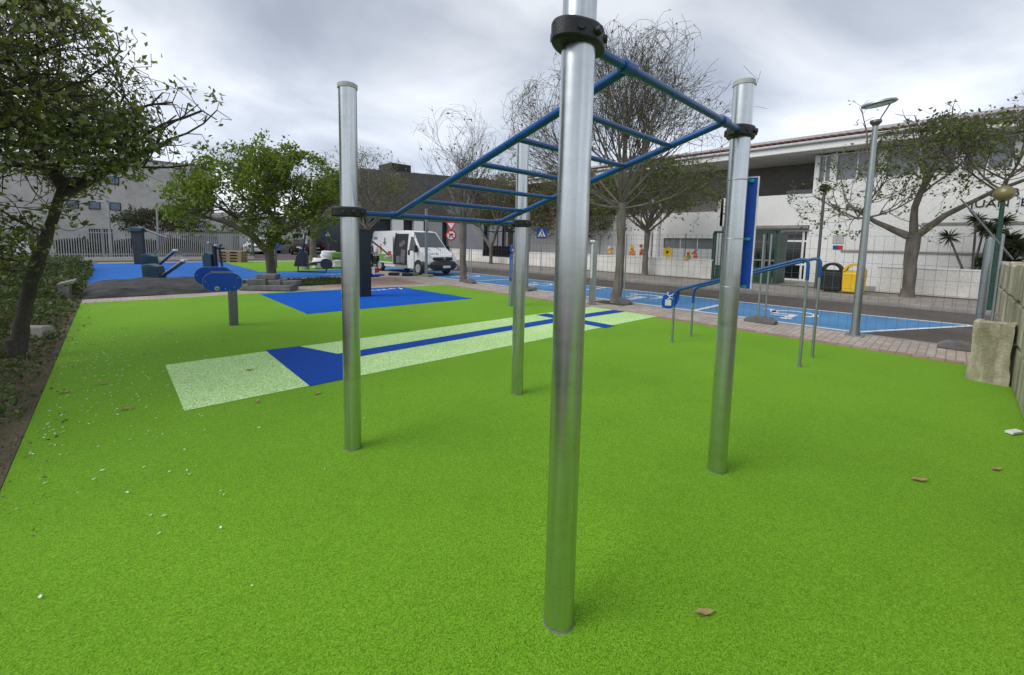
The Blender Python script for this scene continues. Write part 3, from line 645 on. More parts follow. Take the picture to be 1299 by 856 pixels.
solo('stone_block', m, 'sandstone', 'eroded squat sandstone block standing against the end of the stone wall', 'stone block', loc=(8.6, -.4, 0), smooth=60)
bp = thing('boundary_post', 'galvanised post with a diagonal brace at the far end of the stone wall', 'post', (13.9, -.45, 0))
mesh_obj('pipe', MB().cyl((13.9, -.45, 0), (13.9, -.45, 2.05), .075, 12), 'dullgalv', bp, smooth=50)
pc = Vector((13.9, -.45, 0)); rt_ = Vector((cos(A), -sin(A), 0))
mesh_obj('brace', MB().cyl(pc-rt_*.75+Vector((0, 0, 2.9)), pc+rt_*.55+Vector((0, 0, 1.62)), .018, 8), 'dullgalv', bp, smooth=50)

# ------------------------------------------------------------------ street furniture
def street_lamp(loc, h, label, armrot=0, r=.075):
    t = thing('street_lamp', label, 'street lamp', loc, armrot, None, world=False)
    mesh_obj('pole', MB().tube([(0, 0, 0), (0, 0, .9), (0, 0, h)], [r, r*.98, r*.62], 20), 'dullgalv', t, smooth=40)
    mesh_obj('base_plate', MB().box((0, 0, .01), (.3, .3, .03)).cyl((0, 0, .02), (0, 0, .10), r*1.25, 20), 'dullgalv', t, smooth=30)
    mesh_obj('neck', MB().tube([(0, 0, h-.02), (0, 0, h+.05), (0, 0, h+.09)], [r*.62, r*1.35, r*1.3], 20), 'darkgalv', t, smooth=40)
    rx = Vector((cos(A), -sin(A), 0)); c0 = rx*.03+Vector((0, 0, h+.40)); ax = (Vector((0, 0, 1))-rx*.14).normalized()
    mesh_obj('arm', MB().tube([rx*.04+Vector((0, 0, h+.05)), rx*.26+Vector((0, 0, h+.44))], .012, 8), 'darkgalv', t, smooth=50)
    mesh_obj('lamp_head', MB().tube([c0-ax*.02, c0, c0+ax*.035, c0+ax*.05], [.25, .28, .26, .10], 32), 'dullgalv', t, smooth=40)
    mesh_obj('diffuser', MB().tube([c0-ax*.026, c0-ax*.0201], [.20, .21], 28), 'lamp_clear', t, smooth=40)
    return t
street_lamp((11.02, 1.33, 0), 4.2, 'tall tapered grey street lamp with a flat disc head on the near paving', 0, .072)
sl2 = thing('street_lamp', 'slim dark lamp post standing in front of the white school facade', 'street lamp', (21.4, 3.9, .1))
mesh_obj('pole', MB().tube([(21.4, 4.0, .1), (21.4, 4.0, 4.1)], [.06, .05], 12), 'darkgalv', sl2, smooth=40)
mesh_obj('lamp_head', MB().tube([(21.4, 4.0, 4.1), (21.4, 4.0, 4.2), (21.4, 4.0, 4.35), (21.4, 4.0, 4.42)], [.06, .17, .18, .05], 16), 'black', sl2, smooth=40)
sl3 = thing('garden_lamp', 'green lamp post with a yellowed round globe beside the palm-like shrubs', 'lamp', (18.3, -1.0, .1))
mesh_obj('pole', MB().tube([(18.3, -.74, .1), (18.3, -.74, 3.2)], [.065, .05], 12), 'green_frame', sl3, smooth=40)
gl = MB(); gl.tube([(18.3, -.74, 3.20+.22*(1-cos(pi*k/12))) for k in range(13)], [max(.01, .22*sin(pi*k/12)) for k in range(13)], 20)
mesh_obj('globe', gl, 'lampglass', sl3, smooth=60)
for x, y, lab in ((0.0, 39.6, 'thin grey street lamp left of the pale stone building, nearer the left tree'), (2.5, 39.6, 'thin grey street lamp right of the first one before the pale stone building')):
    t = thing('street_lamp', lab, 'street lamp', (x, y, 0), 0, 'thin lamps before the stone building')
    mesh_obj('pole', MB().tube([(x, y, 0), (x, y, 4.0)], [.08, .05], 10), 'dullgalv', t, smooth=40)
    mesh_obj('arm', MB().box((x-.28, y+.15, 3.92), (.7, .14, .08), -A), 'dullgalv', t)
# bins
def bin_(loc, mat, label):
    t = thing('litter_bin', label, 'litter bin', loc, 0, None, world=False)
    body = [(-.34, 0), (.34, 0), (.36, .62)]
    n = 14
    out_ = [(-.32, .0), (.32, .0), (.35, .70)]+[(.35*cos(pi*k/n), .70+.40*sin(pi*k/n)) for k in range(1, n)]+[(-.35, .70)]
    Mx = frame((0, 0, 0), (0, -1, 0), (0, 0, 1))
    mesh_obj('body', MB().slab([(-.31, 0), (.31, 0), (.34, .74), (-.34, .74)], .52, Mx), mat, t, bevel=.04)
    hood = MB()
    for k in range(n):
        a, b = pi*k/n, pi*(k+1)/n
        hood.slab([(.34*cos(a), .74+.34*sin(a)), (.34*cos(b), .74+.34*sin(b)), (.24*cos(b), .80+.19*sin(b)), (.24*cos(a), .80+.19*sin(a))], .5, Mx)
    mesh_obj('hood', hood, mat, t, smooth=40)
    mesh_obj('inner_liner', MB().slab([(-.30, .742), (.30, .742), (.24, .80), (-.24, .80)], .42, Mx), mat, t)
    mesh_obj('foot', MB().box((0, 0, -.03), (.34, .4, .06)), 'darkconcrete', t)
    return t
bin_((20.3, 3.30, .165), 'black', 'black litter bin with an oval opening before the white school wall')
bin_((20.3, 2.62, .165), 'yellow', 'yellow litter bin with an oval opening next to the tall street lamp')
# plain grey posts in concrete feet
for x, y, h, lab in ((11.25, 18.0, 3.3, 'plain grey square post in a concrete foot in front of the white van'), (11.30, 11.1, 2.9, 'plain grey square post in a concrete foot behind the rear ladder post')):
    t = thing('marker_post', lab, 'post', (x, y, 0), 0)
    mesh_obj('shaft', MB().b2(x-.055, x+.055, y-.055, y+.055, 0, h), 'dullgalv', t, bevel=.008)
    mesh_obj('concrete_foot', MB().box((x, y-.12, .06), (.3, .62, .13)), 'concrete', t, bevel=.02)
# traffic signs
def sign_pole(name, label, loc, h):
    t = thing(name, label, 'traffic sign', loc, 0, None, world=False)
    mesh_obj('pole', MB().cyl((0, 0, 0), (0, 0, h), .03, 10), 'dullgalv', t, smooth=50); return t
fc = lambda x, y: Vector((x, y, 0)).normalized()
def face_frame(o, z):     # a plate facing the camera's side of the street
    return frame((o[0], o[1], z), (cos(A), -sin(A), 0), (0, 0, 1))
t = sign_pole('traffic_sign', 'round red-ringed no right turn sign under a red-edged triangle behind the van', (19.3, 27.3, .1), 3.0)
Mf = face_frame((-.03, -.03), 2.12)
ringd = mesh_obj('round_plate', MB().slab(circle(.42), .03, Mf), 'red', t)
mesh_obj('plate_face', MB().slab(circle(.31), .012, Mf @ Matrix.Translation((0, 0, .02))), 'whitepaint', ringd)
ar = MB(); Mg = Mf @ Matrix.Translation((0, 0, .03))
ar.slab([(-.13, -.2), (-.05, -.2), (-.05, .04), (.04, .04), (.04, .12), (-.13, .12)], .006, Mg); ar.slab([(.04, -.03), (.2, .08), (.04, .2)], .006, Mg)
mesh_obj('arrow', ar, 'black', ringd); mesh_obj('slash', MB().slab([(-.25, .19), (-.19, .25), (.25, -.19), (.19, -.25)], .006, Mg @ Matrix.Translation((0, 0, .008))), 'red', ringd)
Mf = face_frame((-.03, -.03), 2.90); tri = mesh_obj('triangle_plate', MB().slab([(-.44, .25), (0, -.48), (.44, .25)], .03, Mf), 'red', t)
mesh_obj('triangle_face', MB().slab([(-.28, .16), (0, -.30), (.28, .16)], .012, Mf @ Matrix.Translation((0, 0, .02))), 'whitepaint', tri)
def crossing_sign(loc, h, label):
    t = sign_pole('traffic_sign', label, loc, h+.3)
    Mf = face_frame((-.03, -.03), h); p = mesh_obj('plate', MB().slab([(-.30, -.30), (.30, -.30), (.30, .30), (-.30, .30)], .03, Mf), 'signblue', t)
    mesh_obj('triangle_face', MB().slab([(-.24, -.20), (.24, -.20), (0, .25)], .012, Mf @ Matrix.Translation((0, 0, .02))), 'whitepaint', p)
    w_ = MB(); Mg = Mf @ Matrix.Translation((0, 0, .03))
    w_.slab(circle(.035, 10, 0, .13), .006, Mg)
    for a in ([(-.03, .09), (.03, .09), (.03, -.04), (-.03, -.04)], [(-.03, -.03), (0, -.03), (-.07, -.2), (-.11, -.2)], [(0, -.03), (.03, -.03), (.11, -.2), (.07, -.2)], [(.03, .07), (.09, -.02), (.07, -.04), (.02, .02)]): w_.slab(a, .006, Mg)
    mesh_obj('pedestrian', w_, 'black', p)
crossing_sign((18.6, 17.1, .1), 2.25, 'blue pedestrian crossing sign before the low white wall')
crossing_sign((18.9, 52.0, .1), 2.2, 'blue pedestrian crossing sign before the distant white building')

# ------------------------------------------------------------------ vehicles
def vehicle(name, label, loc, rz, prof, W, paint, glass_side, windshield, wheels, wr, extras=None, beltz=1.0, taper=.14, group=None):
    """prof: roof/bonnet outline (x forward, z) from rear bottom over the top to front bottom"""
    t = thing(name, label, 'van' if 'van' in name else 'car', loc, rz, group, world=False)
    H = max(z for x, z in prof)
    def hw(z): return W/2 - max(0, z-beltz)/(H-beltz)*taper - (.03 if z < .45 else 0)
    n = len(prof); m = MB(); cx = sum(x for x, z in prof)/n
    zs = [.0]
    # side faces as fans of quads between the outline and the belt line
    L = [(x, hw(z), z) for x, z in prof]; Rr = [(x, -hw(z), z) for x, z in prof]
    m.v = L+Rr
    for i in range(n-1): m.f.append((i, n+i, n+i+1, i+1))
    m.f.append((n-1, 2*n-1, n, 0))
    bm = bmesh.new(); vs = [bm.verts.new(p) for p in L]; bm.faces.new(vs)
    vs2 = [bm.verts.new(p) for p in Rr]; bm.faces.new(vs2[::-1]); bmesh.ops.triangulate(bm, faces=bm.faces[:])
    b = len(m.v); m.v += [tuple(v.co) for v in bm.verts]; bm.verts.index_update(); m.f += [tuple(v.index+b for v in f.verts) for f in bm.faces]; bm.free()
    me = mesh_obj('body', m, paint, t)
    b_ = bmesh.new(); b_.from_mesh(me.data); bmesh.ops.remove_doubles(b_, verts=b_.verts, dist=.001); bmesh.ops.recalc_face_normals(b_, faces=b_.faces); bmesh.ops.dissolve_limit(b_, angle_limit=R(3), verts=b_.verts, edges=b_.edges); b_.to_mesh(me.data); b_.free()
    bv = me.modifiers.new('bevel', 'BEVEL'); bv.width = .05; bv.segments = 3; bv.limit_method = 'ANGLE'; bv.angle_limit = R(12)
    for p in me.data.polygons: p.use_smooth = True
    me.data.set_sharp_from_angle(angle=R(50))
    def side(poly, s, d=.006): # patch on the side skin
        mm = MB(); k = len(poly)
        mm.add([(x, s*(hw(z)+d), z) for x, z in poly]+[(x, s*(hw(z)+d-.03), z) for x, z in poly], [tuple(range(k)) if s < 0 else tuple(range(k-1, -1, -1))]+[(i, (i+1) % k, k+(i+1) % k, k+i) for i in range(k)])
        return mm
    for s in (-1, 1):
        for g in glass_side: mesh_obj('side_window', side(g, s), 'darkglass', t)
    def front(p0, p1, y0, y1, d=.008):
        a, b = Vector((p0[0], 0, p0[1])), Vector((p1[0], 0, p1[1])); nn = Vector((-(b-a).z, 0, (b-a).x)).normalized()
        if nn.z < 0 and nn.x < 0: nn = -nn
        q = []
        for p, f in ((a, y0), (b, y1)):
            for s in (1, -1): q.append(p+nn*d+Vector((0, s*f, 0)))
        mm = MB(); mm.add([q[0], q[1], q[3], q[2]], [(0, 1, 2, 3)]); mm.add([v-nn*.03 for v in (q[0], q[1], q[3], q[2])], [(3, 2, 1, 0)]); return mm
    for (p0, p1, y0, y1, nm, mat) in windshield: mesh_obj(nm, front(p0, p1, y0, y1), mat, t)
    for x in wheels:
        for s in (-1, 1):
            y = s*(W/2-.04)
            ar = MB(); pts = [(x+(wr+.075)*cos(pi*k/12), .08+wr+(wr+.075)*sin(pi*k/12)-.06) for k in range(13)]
            mesh_obj('wheel_arch', MB().slab(pts+[(x-wr-.075, .22), (x+wr+.075, .22)], .05, frame((0, s*(W/2-.028), 0), (1, 0, 0), (0, 0, 1))), 'black', t)
            wh = mesh_obj('wheel', MB().tube([(x, y-s*.12, wr), (x, y+s*.045, wr), (x, y+s*.06, wr)], [wr, wr, wr*.9], 28), 'tyre', t, smooth=40)
            mesh_obj('rim', MB().tube([(x, y+s*.05, wr), (x, y+s*.066, wr), (x, y+s*.06, wr)], [wr*.66, wr*.62, wr*.2], 20), 'rim', wh, smooth=30)
    if extras: extras(t, side, front, hw)
    return t
def van_extras(t, side, front, hw):
    # sliding door open: black patch paints the shade of the hold, cargo on it
    s = -1
    op_ = side([(2.55, .46), (3.70, .46), (3.70, 1.0), (2.55, 1.0)], s, .02); o2_ = side([(2.55, 1.0), (3.70, 1.0), (3.70, 2.08), (2.55, 2.08)], s, .02); op_.add(o2_.v, o2_.f)
    mesh_obj('hold_shade_patch', op_, 'black', t)
    mesh_obj('sliding_door', MB().b2(1.05, 2.45, -1.10, -1.06, .50, 2.02), 'vanwhite', t, bevel=.02)
    op_ = side([(2.46, .46), (2.60, .46), (2.60, 1.0), (2.46, 1.0)], s, .03); o2_ = side([(2.46, 1.0), (2.60, 1.0), (2.60, 2.12), (2.46, 2.12)], s, .03); op_.add(o2_.v, o2_.f)
    mesh_obj('door_frame', op_, 'charcoal', t)
    ins = MB(); ins.box((3.35, -1.03, .9), (.42, .06, .7), 0, Matrix.Rotation(.2, 3, 'Y')).box((2.9, -1.04, .72), (.35, .06, .38)).box((3.2, -.97, 1.55), (.55, .05, .25), 0, Matrix.Rotation(-.4, 3, 'Y')); mesh_obj('cargo', ins, 'clothgrey', t, bevel=.05)
    mesh_obj('step', MB().b2(2.6, 3.72, -1.06, -.90, .32, .44), 'concrete', t)
    for s in (-1, 1):
        mesh_obj('door_handle', MB().box((3.88, s*(hw(1.05)+.02), 1.12), (.12, .03, .24)), 'black', t, bevel=.01)
        mesh_obj('mirror', MB().box((4.62, s*1.13, 1.32), (.14, .20, .36)).box((4.66, s*1.02, 1.2), (.06, .16, .05)), 'black', t, bevel=.03)
    # livery: green and dark lower panels, small coloured figures, dark script
    mesh_obj('green_panel', MB().b2(1.08, 2.42, -1.118, -1.102, .58, .98), 'grass_green', t)
    mesh_obj('dark_panel', side([(.06, .36), (1.0, .36), (1.0, .84), (.06, .84)], -1, .012), 'black', t)
    fg = MB().b2(1.15, 1.35, -1.118, -1.102, 1.02, 1.35).b2(1.2, 1.3, -1.118, -1.102, 1.36, 1.52)
    mesh_obj('red_graphic', MB().b2(2.0, 2.3, -1.125, -1.119, .75, 1.15), 'red', t); mesh_obj('orange_graphic', fg, 'orange', t)
    mesh_obj('graphic', MB().b2(1.6, 1.72, -1.118, -1.102, 1.45, 1.85).b2(1.5, 1.8, -1.118, -1.102, 1.55, 1.62), 'cargrey', t)
    mesh_obj('graphic', side([(.25, 1.0), (.65, 1.0), (.65, 1.04), (.25, 1.04)], -1, .012), 'cargrey', t); mesh_obj('graphic', side([(.2, 1.75), (.6, 1.75), (.6, 1.9), (.2, 1.9)], -1, .012), 'cargrey', t)
    # front end
    mesh_obj('bumper', MB().tube([(5.05, -1.03, .52), (5.42, -.86, .50), (5.60, -.45, .50), (5.62, .45, .50), (5.42, .86, .50), (5.05, 1.03, .52)], [.20, .24, .25, .25, .24, .20], 12), 'bumper', t, smooth=60)
    mesh_obj('grille', MB().tube([(5.52, -.66, .84), (5.615, -.3, .85), (5.615, .3, .85), (5.52, .66, .84)], .085, 8), 'black', t, smooth=60)
    mesh_obj('grille_trim', MB().tube([(5.50, -.72, .70), (5.66, -.3, .68), (5.66, .3, .68), (5.50, .72, .70)], .022, 8), 'rim', t, smooth=60)
    mesh_obj('number_plate', MB().box((5.885, 0, .46), (.02, .52, .12)), 'whitepaint', t)
    mesh_obj('badge', MB().cyl((5.68, 0, .86), (5.71, 0, .86), .07, 14), 'rim', t)
    for s in (-1, 1): mesh_obj('headlight', MB().tube([(5.02, s*.97, 1.12), (5.25, s*.87, 1.06), (5.42, s*.76, .94)], [.06, .12, .06], 10), 'lamp_clear', t, smooth=60)
    sc = MB(); rr = random.Random(3)
    for k in range(7): sc.box((5.24+rr.uniform(-.02, .02), -.62+k*.085, 1.09), (.14, .018, .02), rr.uniform(-.5, .5), Matrix.Rotation(.45, 3, 'Y'))
    mesh_obj('lettering', sc, 'black', t)
    mesh_obj('beacon', MB().cyl((3.9, .2, 2.24), (3.9, .2, 2.42), .10, 14), 'red', t)
    wp = MB()
    for s in (-.4, .35): wp.tube([(5.0, s, 1.26), (4.80, s-.35, 1.46)], .012, 5)
    mesh_obj('wiper', wp, 'black', t)
vp = [(0, .30), (.0, 1.2), (.04, 2.12), (.14, 2.22), (3.55, 2.26), (3.95, 2.20), (4.72, 1.32+.06), (5.02, 1.20), (5.42, .98), (5.60, .72), (5.62, .28)]
van_loc = Vector((11.93, 23.65, -.02))
vehicle('white_van', 'white panel van with its side door open beyond the mesh fence', van_loc, -pi/2+R(5.2), vp, 2.05, 'vanwhite',
        [[(3.85, 1.22), (4.70, 1.22), (4.18, 1.90), (3.95, 1.95)]],
        [((4.70, 1.40), (3.97, 2.17), .88, .74, 'windshield', 'glass')], (1.0, 4.72), .345, van_extras, beltz=1.0, taper=.16).scale = (.97, .93, 1.02)
cp = [(0, .28), (-.02, .85), (.12, .98), (.55, 1.42), (1.0, 1.50), (2.2, 1.50), (2.6, 1.42), (3.35, .98), (4.1, .86), (4.3, .62), (4.32, .26)]
def car_extras(t, side, front, hw):
    for s in (-1, 1):
        mesh_obj('headlight', MB().box((4.22, s*.62, .68), (.16, .34, .13)), 'lamp_clear', t, bevel=.03)
        mesh_obj('tail_light', MB().box((.02, s*.70, .86), (.10, .22, .24)), 'redlamp', t, bevel=.03)
        mesh_obj('mirror', MB().box((3.0, s*.95, 1.02), (.12, .18, .12)), 'black', t, bevel=.02)
    mesh_obj('number_plate', MB().box((4.325, 0, .48), (.02, .5, .11)), 'whitepaint', t); mesh_obj('grille', MB().box((4.31, 0, .68), (.03, .8, .12)), 'black', t)
    mesh_obj('rear_plate', MB().box((-.03, 0, .62), (.02, .5, .11)), 'whitepaint', t)
cg = [[(.62, 1.0), (2.0, 1.0), (2.0, 1.42), (.9, 1.42)], [(2.06, 1.0), (3.15, 1.0), (2.6, 1.38), (2.06, 1.42)]]
cws = [((3.30, 1.0), (2.66, 1.40), .74, .62, 'windshield', 'glass'), ((.55, 1.41), (.14, 1.02), .62, .72, 'rear_window', 'darkglass')]
def car(label, x, y, rz, paint, group='cars parked in the far lot', s=1.0):
    c = vehicle('parked_car', label, (x, y, -.02), rz, cp, 1.78, paint, cg, cws, (.75, 3.45), .31, car_extras, beltz=.95, taper=.22, group=group); c.scale = (s, s, s*1.05)
car('silver parked car seen head on through the gap under the green tree', 12.6, 54.5, -A-pi/2+.35, 'vanwhite', s=1.1)
car('grey parked car to the right of the trunk of the green tree', 15.6, 55.5, -A-pi/2-.2, 'silver')
car('black parked car with red tail lights right of the green tree', 14.6, 47.6, A+.55, 'carblack', s=1.1)
car('second black parked car at the far right of the parked row', 17.5, 51.5, A+.9, 'carblack')
car('grey parked car half hidden by the left fork of the tree', 14.3, 57.5, -A-pi/2, 'cargrey')
sv = [(0, .28), (-.02, 1.0), (.06, 1.85), (.2, 1.92), (2.9, 1.92), (3.25, 1.84), (3.75, 1.12), (4.3, .98), (4.45, .62), (4.46, .26)]
vehicle('parked_van', 'small white van parked at the left end of the car row', (9.9, 54.5, -.02), -A-pi/2+.3, sv, 1.85, 'vanwhite', [[(3.0, 1.1), (3.6, 1.1), (3.2, 1.7), (3.0, 1.7)]],
        [((3.72, 1.18), (3.29, 1.80), .80, .70, 'windshield', 'glass')], (.8, 3.7), .32, car_extras, beltz=1.0, taper=.12)

# ------------------------------------------------------------------ person by the van
def person():
    t = thing('person', 'person in dark clothes standing behind the charcoal fitness column near the van', 'person', (10.72, 22.95, 0), 0, None, world=False)
    f = Vector((-cos(A), sin(A), 0))*.0 + Vector((.55, -.83, 0))   # facing
    s = Vector((0, 0, 1)).cross(f); P = lambda a, b, z: f*a+s*b+Vector((0, 0, z))
    J = [P(0, 0, .90), P(.01, 0, 1.08), P(.02, 0, 1.27), P(0, 0, 1.38), P(.01, 0, 1.46), P(.03, 0, 1.53), P(.02, 0, 1.62),
         P(0, .09, .86), P(.02, .10, .47), P(-.02, .11, .08), P(.11, .12, .03), P(0, -.09, .86), P(-.02, -.11, .47), P(-.05, -.12, .08), P(.08, -.14, .03),
         P(0, .17, 1.35), P(-.02, .22, 1.08), P(.12, .20, .86), P(.19, .18, .80), P(0, -.17, 1.35), P(.02, -.22, 1.08), P(.20, -.16, .98), P(.27, -.13, .98)]
    rd = [.135, .12, .14, .08, .055, .075, .085, .085, .06, .045, .035, .085, .06, .045, .035, .06, .047, .035, .03, .06, .047, .035, .03]
    E_ = [(0, 1), (1, 2), (2, 3), (3, 4), (4, 5), (5, 6), (0, 7), (7, 8), (8, 9), (9, 10), (0, 11), (11, 12), (12, 13), (13, 14), (3, 15), (15, 16), (16, 17), (17, 18), (3, 19), (19, 20), (20, 21), (21, 22)]
    # fingers and thumb on each hand
    for h, sd_ in ((18, 1), (22, -1)):
        d = (J[h]-J[h-1]).normalized(); sdv = s
        for k in range(5):
            b = len(J); off = (k-1.5)*.016 if k < 4 else .0
            if k < 4: J += [J[h]+d*.055+sdv*off, J[h]+d*(.085+.008*(1.5-abs(k-1.5)))+sdv*off-Vector((0, 0, .02))]
            else: J += [J[h]+d*.01-sdv*.035*sd_, J[h]+d*.045-sdv*.05*sd_]
            rd.extend([.0095, .008]); E_.extend([(h, b), (b, b+1)])
    me = bpy.data.meshes.new('body'); me.from_pydata([tuple(j) for j in J], E_, []); me.update()
    o = bpy.data.objects.new('body', me); COL.objects.link(o); o.parent = t
    sk = o.modifiers.new('skin', 'SKIN'); sk.use_smooth_shade = True
    for i, v in enumerate(me.skin_vertices[0].data): v.radius = (rd[i], rd[i]); v.use_root = (i == 0)
    sb = o.modifiers.new('sub', 'SUBSURF'); sb.levels = 1; sb.render_levels = 1
    bpy.context.view_layer.update()
    ev = bpy.data.meshes.new_from_object(o.evaluated_get(bpy.context.evaluated_depsgraph_get())); o.modifiers.clear(); o.data = ev
    ev.materials.clear(); ev.materials.append(MATS['clothdark']); ev.materials.append(MATS['skin']); ev.materials.append(MATS['clothgrey'])
    for p in ev.polygons:
        z = p.center.z; hnd = min((p.center-J[18]).length, (p.center-J[22]).length)
        p.material_index = 1 if (z > 1.42 or hnd < .12) else (2 if z > .93 else 0); p.use_smooth = True
    hc = P(.03, 0, 1.58)
    hd = MB()
    for k in range(9): pass
    bm = bmesh.new(); bmesh.ops.create_uvsphere(bm, u_segments=16, v_segments=10, radius=1)
    for v in bm.verts: v.co = hc+f*(v.co.x*.098-.012)+s*v.co.y*.085+Vector((0, 0, v.co.z*.11+.02))
    bmesh.ops.delete(bm, geom=[v for v in bm.verts if (v.co-hc).dot(f) > .035 and v.co.z < hc.z+.06], context='VERTS')
    m = MB(); bm.verts.index_update(); m.v = [tuple(v.co) for v in bm.verts]; m.f = [tuple(v.index for v in q.verts) for q in bm.faces]; bm.free()
    mesh_obj('hair', m, 'darkbark', t, smooth=60)
person()

# ------------------------------------------------------------------ low wall, school, other buildings
lw = thing('boundary_wall', 'long low white wall with thin dark posts across the street', 'wall', (22.15, 15, 0))
W_ = MB(); W_.b2(22.05, 22.25, 8.55, 23.3, 0, 1.06); W_.b2(22.05, 22.25, 23.3, 26.8, 0, .60); W_.b2(22.05, 22.25, 26.8, 31.3, 0, 1.06)
mesh_obj('wall', W_, 'dirtywhite', lw)
mesh_obj('coping', MB().b2(22.02, 22.28, 8.5, 23.35, 1.06, 1.11).b2(22.02, 22.28, 26.75, 31.35, 1.06, 1.11), 'whitewall', lw)
ph = MB()
for y in (8.6, 10.0, 11.9, 15.4, 18.6, 21.5): mesh_obj('post', MB().cyl((22.15, y, 1.1), (22.15, y, 2.45), .028, 8), 'darkgalv', lw, smooth=50)
wm = MB()
for y in [8.6+.3*i for i in range(49)]: wm.tube([(22.15, y, 1.1), (22.15, y, 2.4)], .0035, 3, False)
for z in (1.4, 1.75, 2.1, 2.4): wm.tube([(22.15, 8.6, z), (22.15, 23.3, z)], .004, 3, False)
mesh_obj('wire', wm, 'darkgalv', lw)
lw2 = thing('boundary_wall', 'low white wall at the right, below the palm-like shrubs', 'wall', (22.15, -3, 0))
mesh_obj('wall', MB().b2(22.05, 22.25, -14, 2.15, 0, 1.10), 'dirtywhite', lw2); mesh_obj('coping', MB().b2(22.02, 22.28, -14, 2.18, 1.10, 1.15), 'whitewall', lw2)
yg = thing('railing_gate', 'dark metal railing gate set into the low white wall', 'gate', (22.15, 25, 0))
g_ = MB(); 
for y in (23.35, 25.05, 26.75): g_.b2(22.12, 22.18, y-.03, y+.03, .6, 2.65)
for z in (.66, 1.45, 2.6): g_.b2(22.125, 22.175, 23.38, 26.72, z-.03, z+.03)
mesh_obj('frame', g_, 'black', yg)
g_ = MB(); [g_.b2(22.14, 22.16, 23.4+.11*i, 23.415+.11*i, .66, 1.43) for i in range(31)]
mesh_obj('bar', g_, 'black', yg); mesh_obj('infill_panel', MB().b2(22.16, 22.165, 23.4, 26.7, .69, 1.42), 'darkglass', yg)
# coloured cut-outs fixed above the low wall
def cut(name, label, polys, base):
    t = thing(name, label, 'wall decoration', base, 0, 'painted cut-outs on the school fence')
    rr_ = random.Random(int(base[1]*100))
    for nm, pts, mat in polys: mesh_obj(nm, MB().slab([(a*.88+rr_.uniform(-.02, .02), b*.88+rr_.uniform(-.02, .02)) for a, b in pts], .03, frame((22.0, base[1], base[2]), (0, -1, 0), (0, 0, 1))), mat, t)
    if 'figure' in name:
        for k in range(4):
            cx_, cy_ = rr_.uniform(-.17, .17), rr_.uniform(-.22, .12); mesh_obj(('arm', 'foot')[k % 2], MB().slab([(cx_+a*rr_.uniform(.8, 1.3), cy_+b*rr_.uniform(.6, 1.2)) for a, b in circle(.07, 9)], .012, frame((21.98-.003*k, base[1], base[2]), (0, -1, 0), (0, 0, 1))), ('yellow', 'grass_green', 'orange', 'red')[(k+len(label)) % 4], t)
def petals():
    o = []
    for k in range(40):
        a = 2*pi*k/40; rr = .25+.09*abs(cos(2.5*a)); o.append((rr*cos(a), rr*sin(a)))
    return o
cut('painted_flower', 'yellow flower cut-out with a dark centre on the white wall', [('petal', petals(), 'yellow')], (22.0, 10.9, 1.42))
fl = [o for o in bpy.data.objects if o.name == 'painted_flower'][0]
mesh_obj('flower_centre', MB().slab(circle(.08), .02, frame((21.975, 10.9, 1.42), (0, -1, 0), (0, 0, 1))), 'darkbark', fl)
bodyp = lambda w, h: [(-w, -h), (w, -h), (w*.7, 0), (w*.25, h*.5), (-w*.25, h*.5), (-w*.7, 0)]
cut('painted_figure', 'orange and yellow seated figure cut-out left of the leafy trunk', [('torso', bodyp(.24, .28), 'orange'), ('head', circle(.14, 16, -.02, .22), 'yellow')], (22.0, 13.05, 1.42))
cut('painted_figure', 'red standing figure cut-out touching the leafy trunk', [('torso', bodyp(.16, .30), 'red'), ('head', circle(.12, 16, -.06, .30), 'red')], (22.0, 12.45, 1.45))
cut('painted_figure', 'small faded pink figure cut-out nearest the bare tree', [('torso', bodyp(.14, .25), 'orange'), ('head', circle(.10, 16, -.1, .20), 'creamwall')], (22.0, 14.55, 1.42))
cut('painted_figure', 'green and yellow small figure cut-out right of the flower', [('torso', bodyp(.15, .20), 'grass_green'), ('head', circle(.10, 16, 0, .16), 'yellow')], (22.0, 9.75, 1.28))
cut('painted_figure', 'grey and red small figure cut-out rightmost on the wall', [('torso', bodyp(.12, .22), 'red'), ('head', circle(.10, 16, .02, .24), 'cargrey')], (22.0, 9.38, 1.36))
gt = thing('entrance_gate', 'dark green open metal gate at the school entrance', 'gate', (22.2, 7, 0))
g_ = MB()
for y in (8.5, 5.75): g_.b2(22.1, 22.2, y-.06, y+.06, 0, 2.55)
g_.b2(22.1, 22.2, 5.75, 8.5, 2.45, 2.55)
mesh_obj('frame', g_, 'green_frame', gt)
mesh_obj('gate_leaf', MB().b2(22.2, 23.9, 5.76, 5.80, .1, 2.5), 'green_frame', gt)
mesh_obj('lower_panel', MB().b2(22.13, 22.16, 5.85, 8.4, .1, .85), 'green_frame', gt)
g_ = MB(); [g_.b2(22.135, 22.155, 5.9+.16*i, 5.92+.16*i, .85, 2.45) for i in range(16)]; mesh_obj('bar', g_, 'green_frame', gt)

sc_ = thing('school_building', 'two-storey white school building with tiled eaves across the street', 'school', (27, 5, 0))
FXX = 25.5
sb_ = MB()
# right block: solid ground storey, window band above
sb_.b2(FXX, 34, -16, 5.25, 0, 5.02)
sb_.b2(FXX+.25, 34, -16, 5.25, 5.02, 6.35)
for y0_, y1_ in ((5.05, 5.25), (4.35, 4.62), (2.55, 2.85), (.15, .42), (-1.45, -1.15), (-3.9, -3.6), (-6.3, -6.0)): sb_.b2(FXX, FXX+.25, y0_, y1_, 5.02, 6.35)
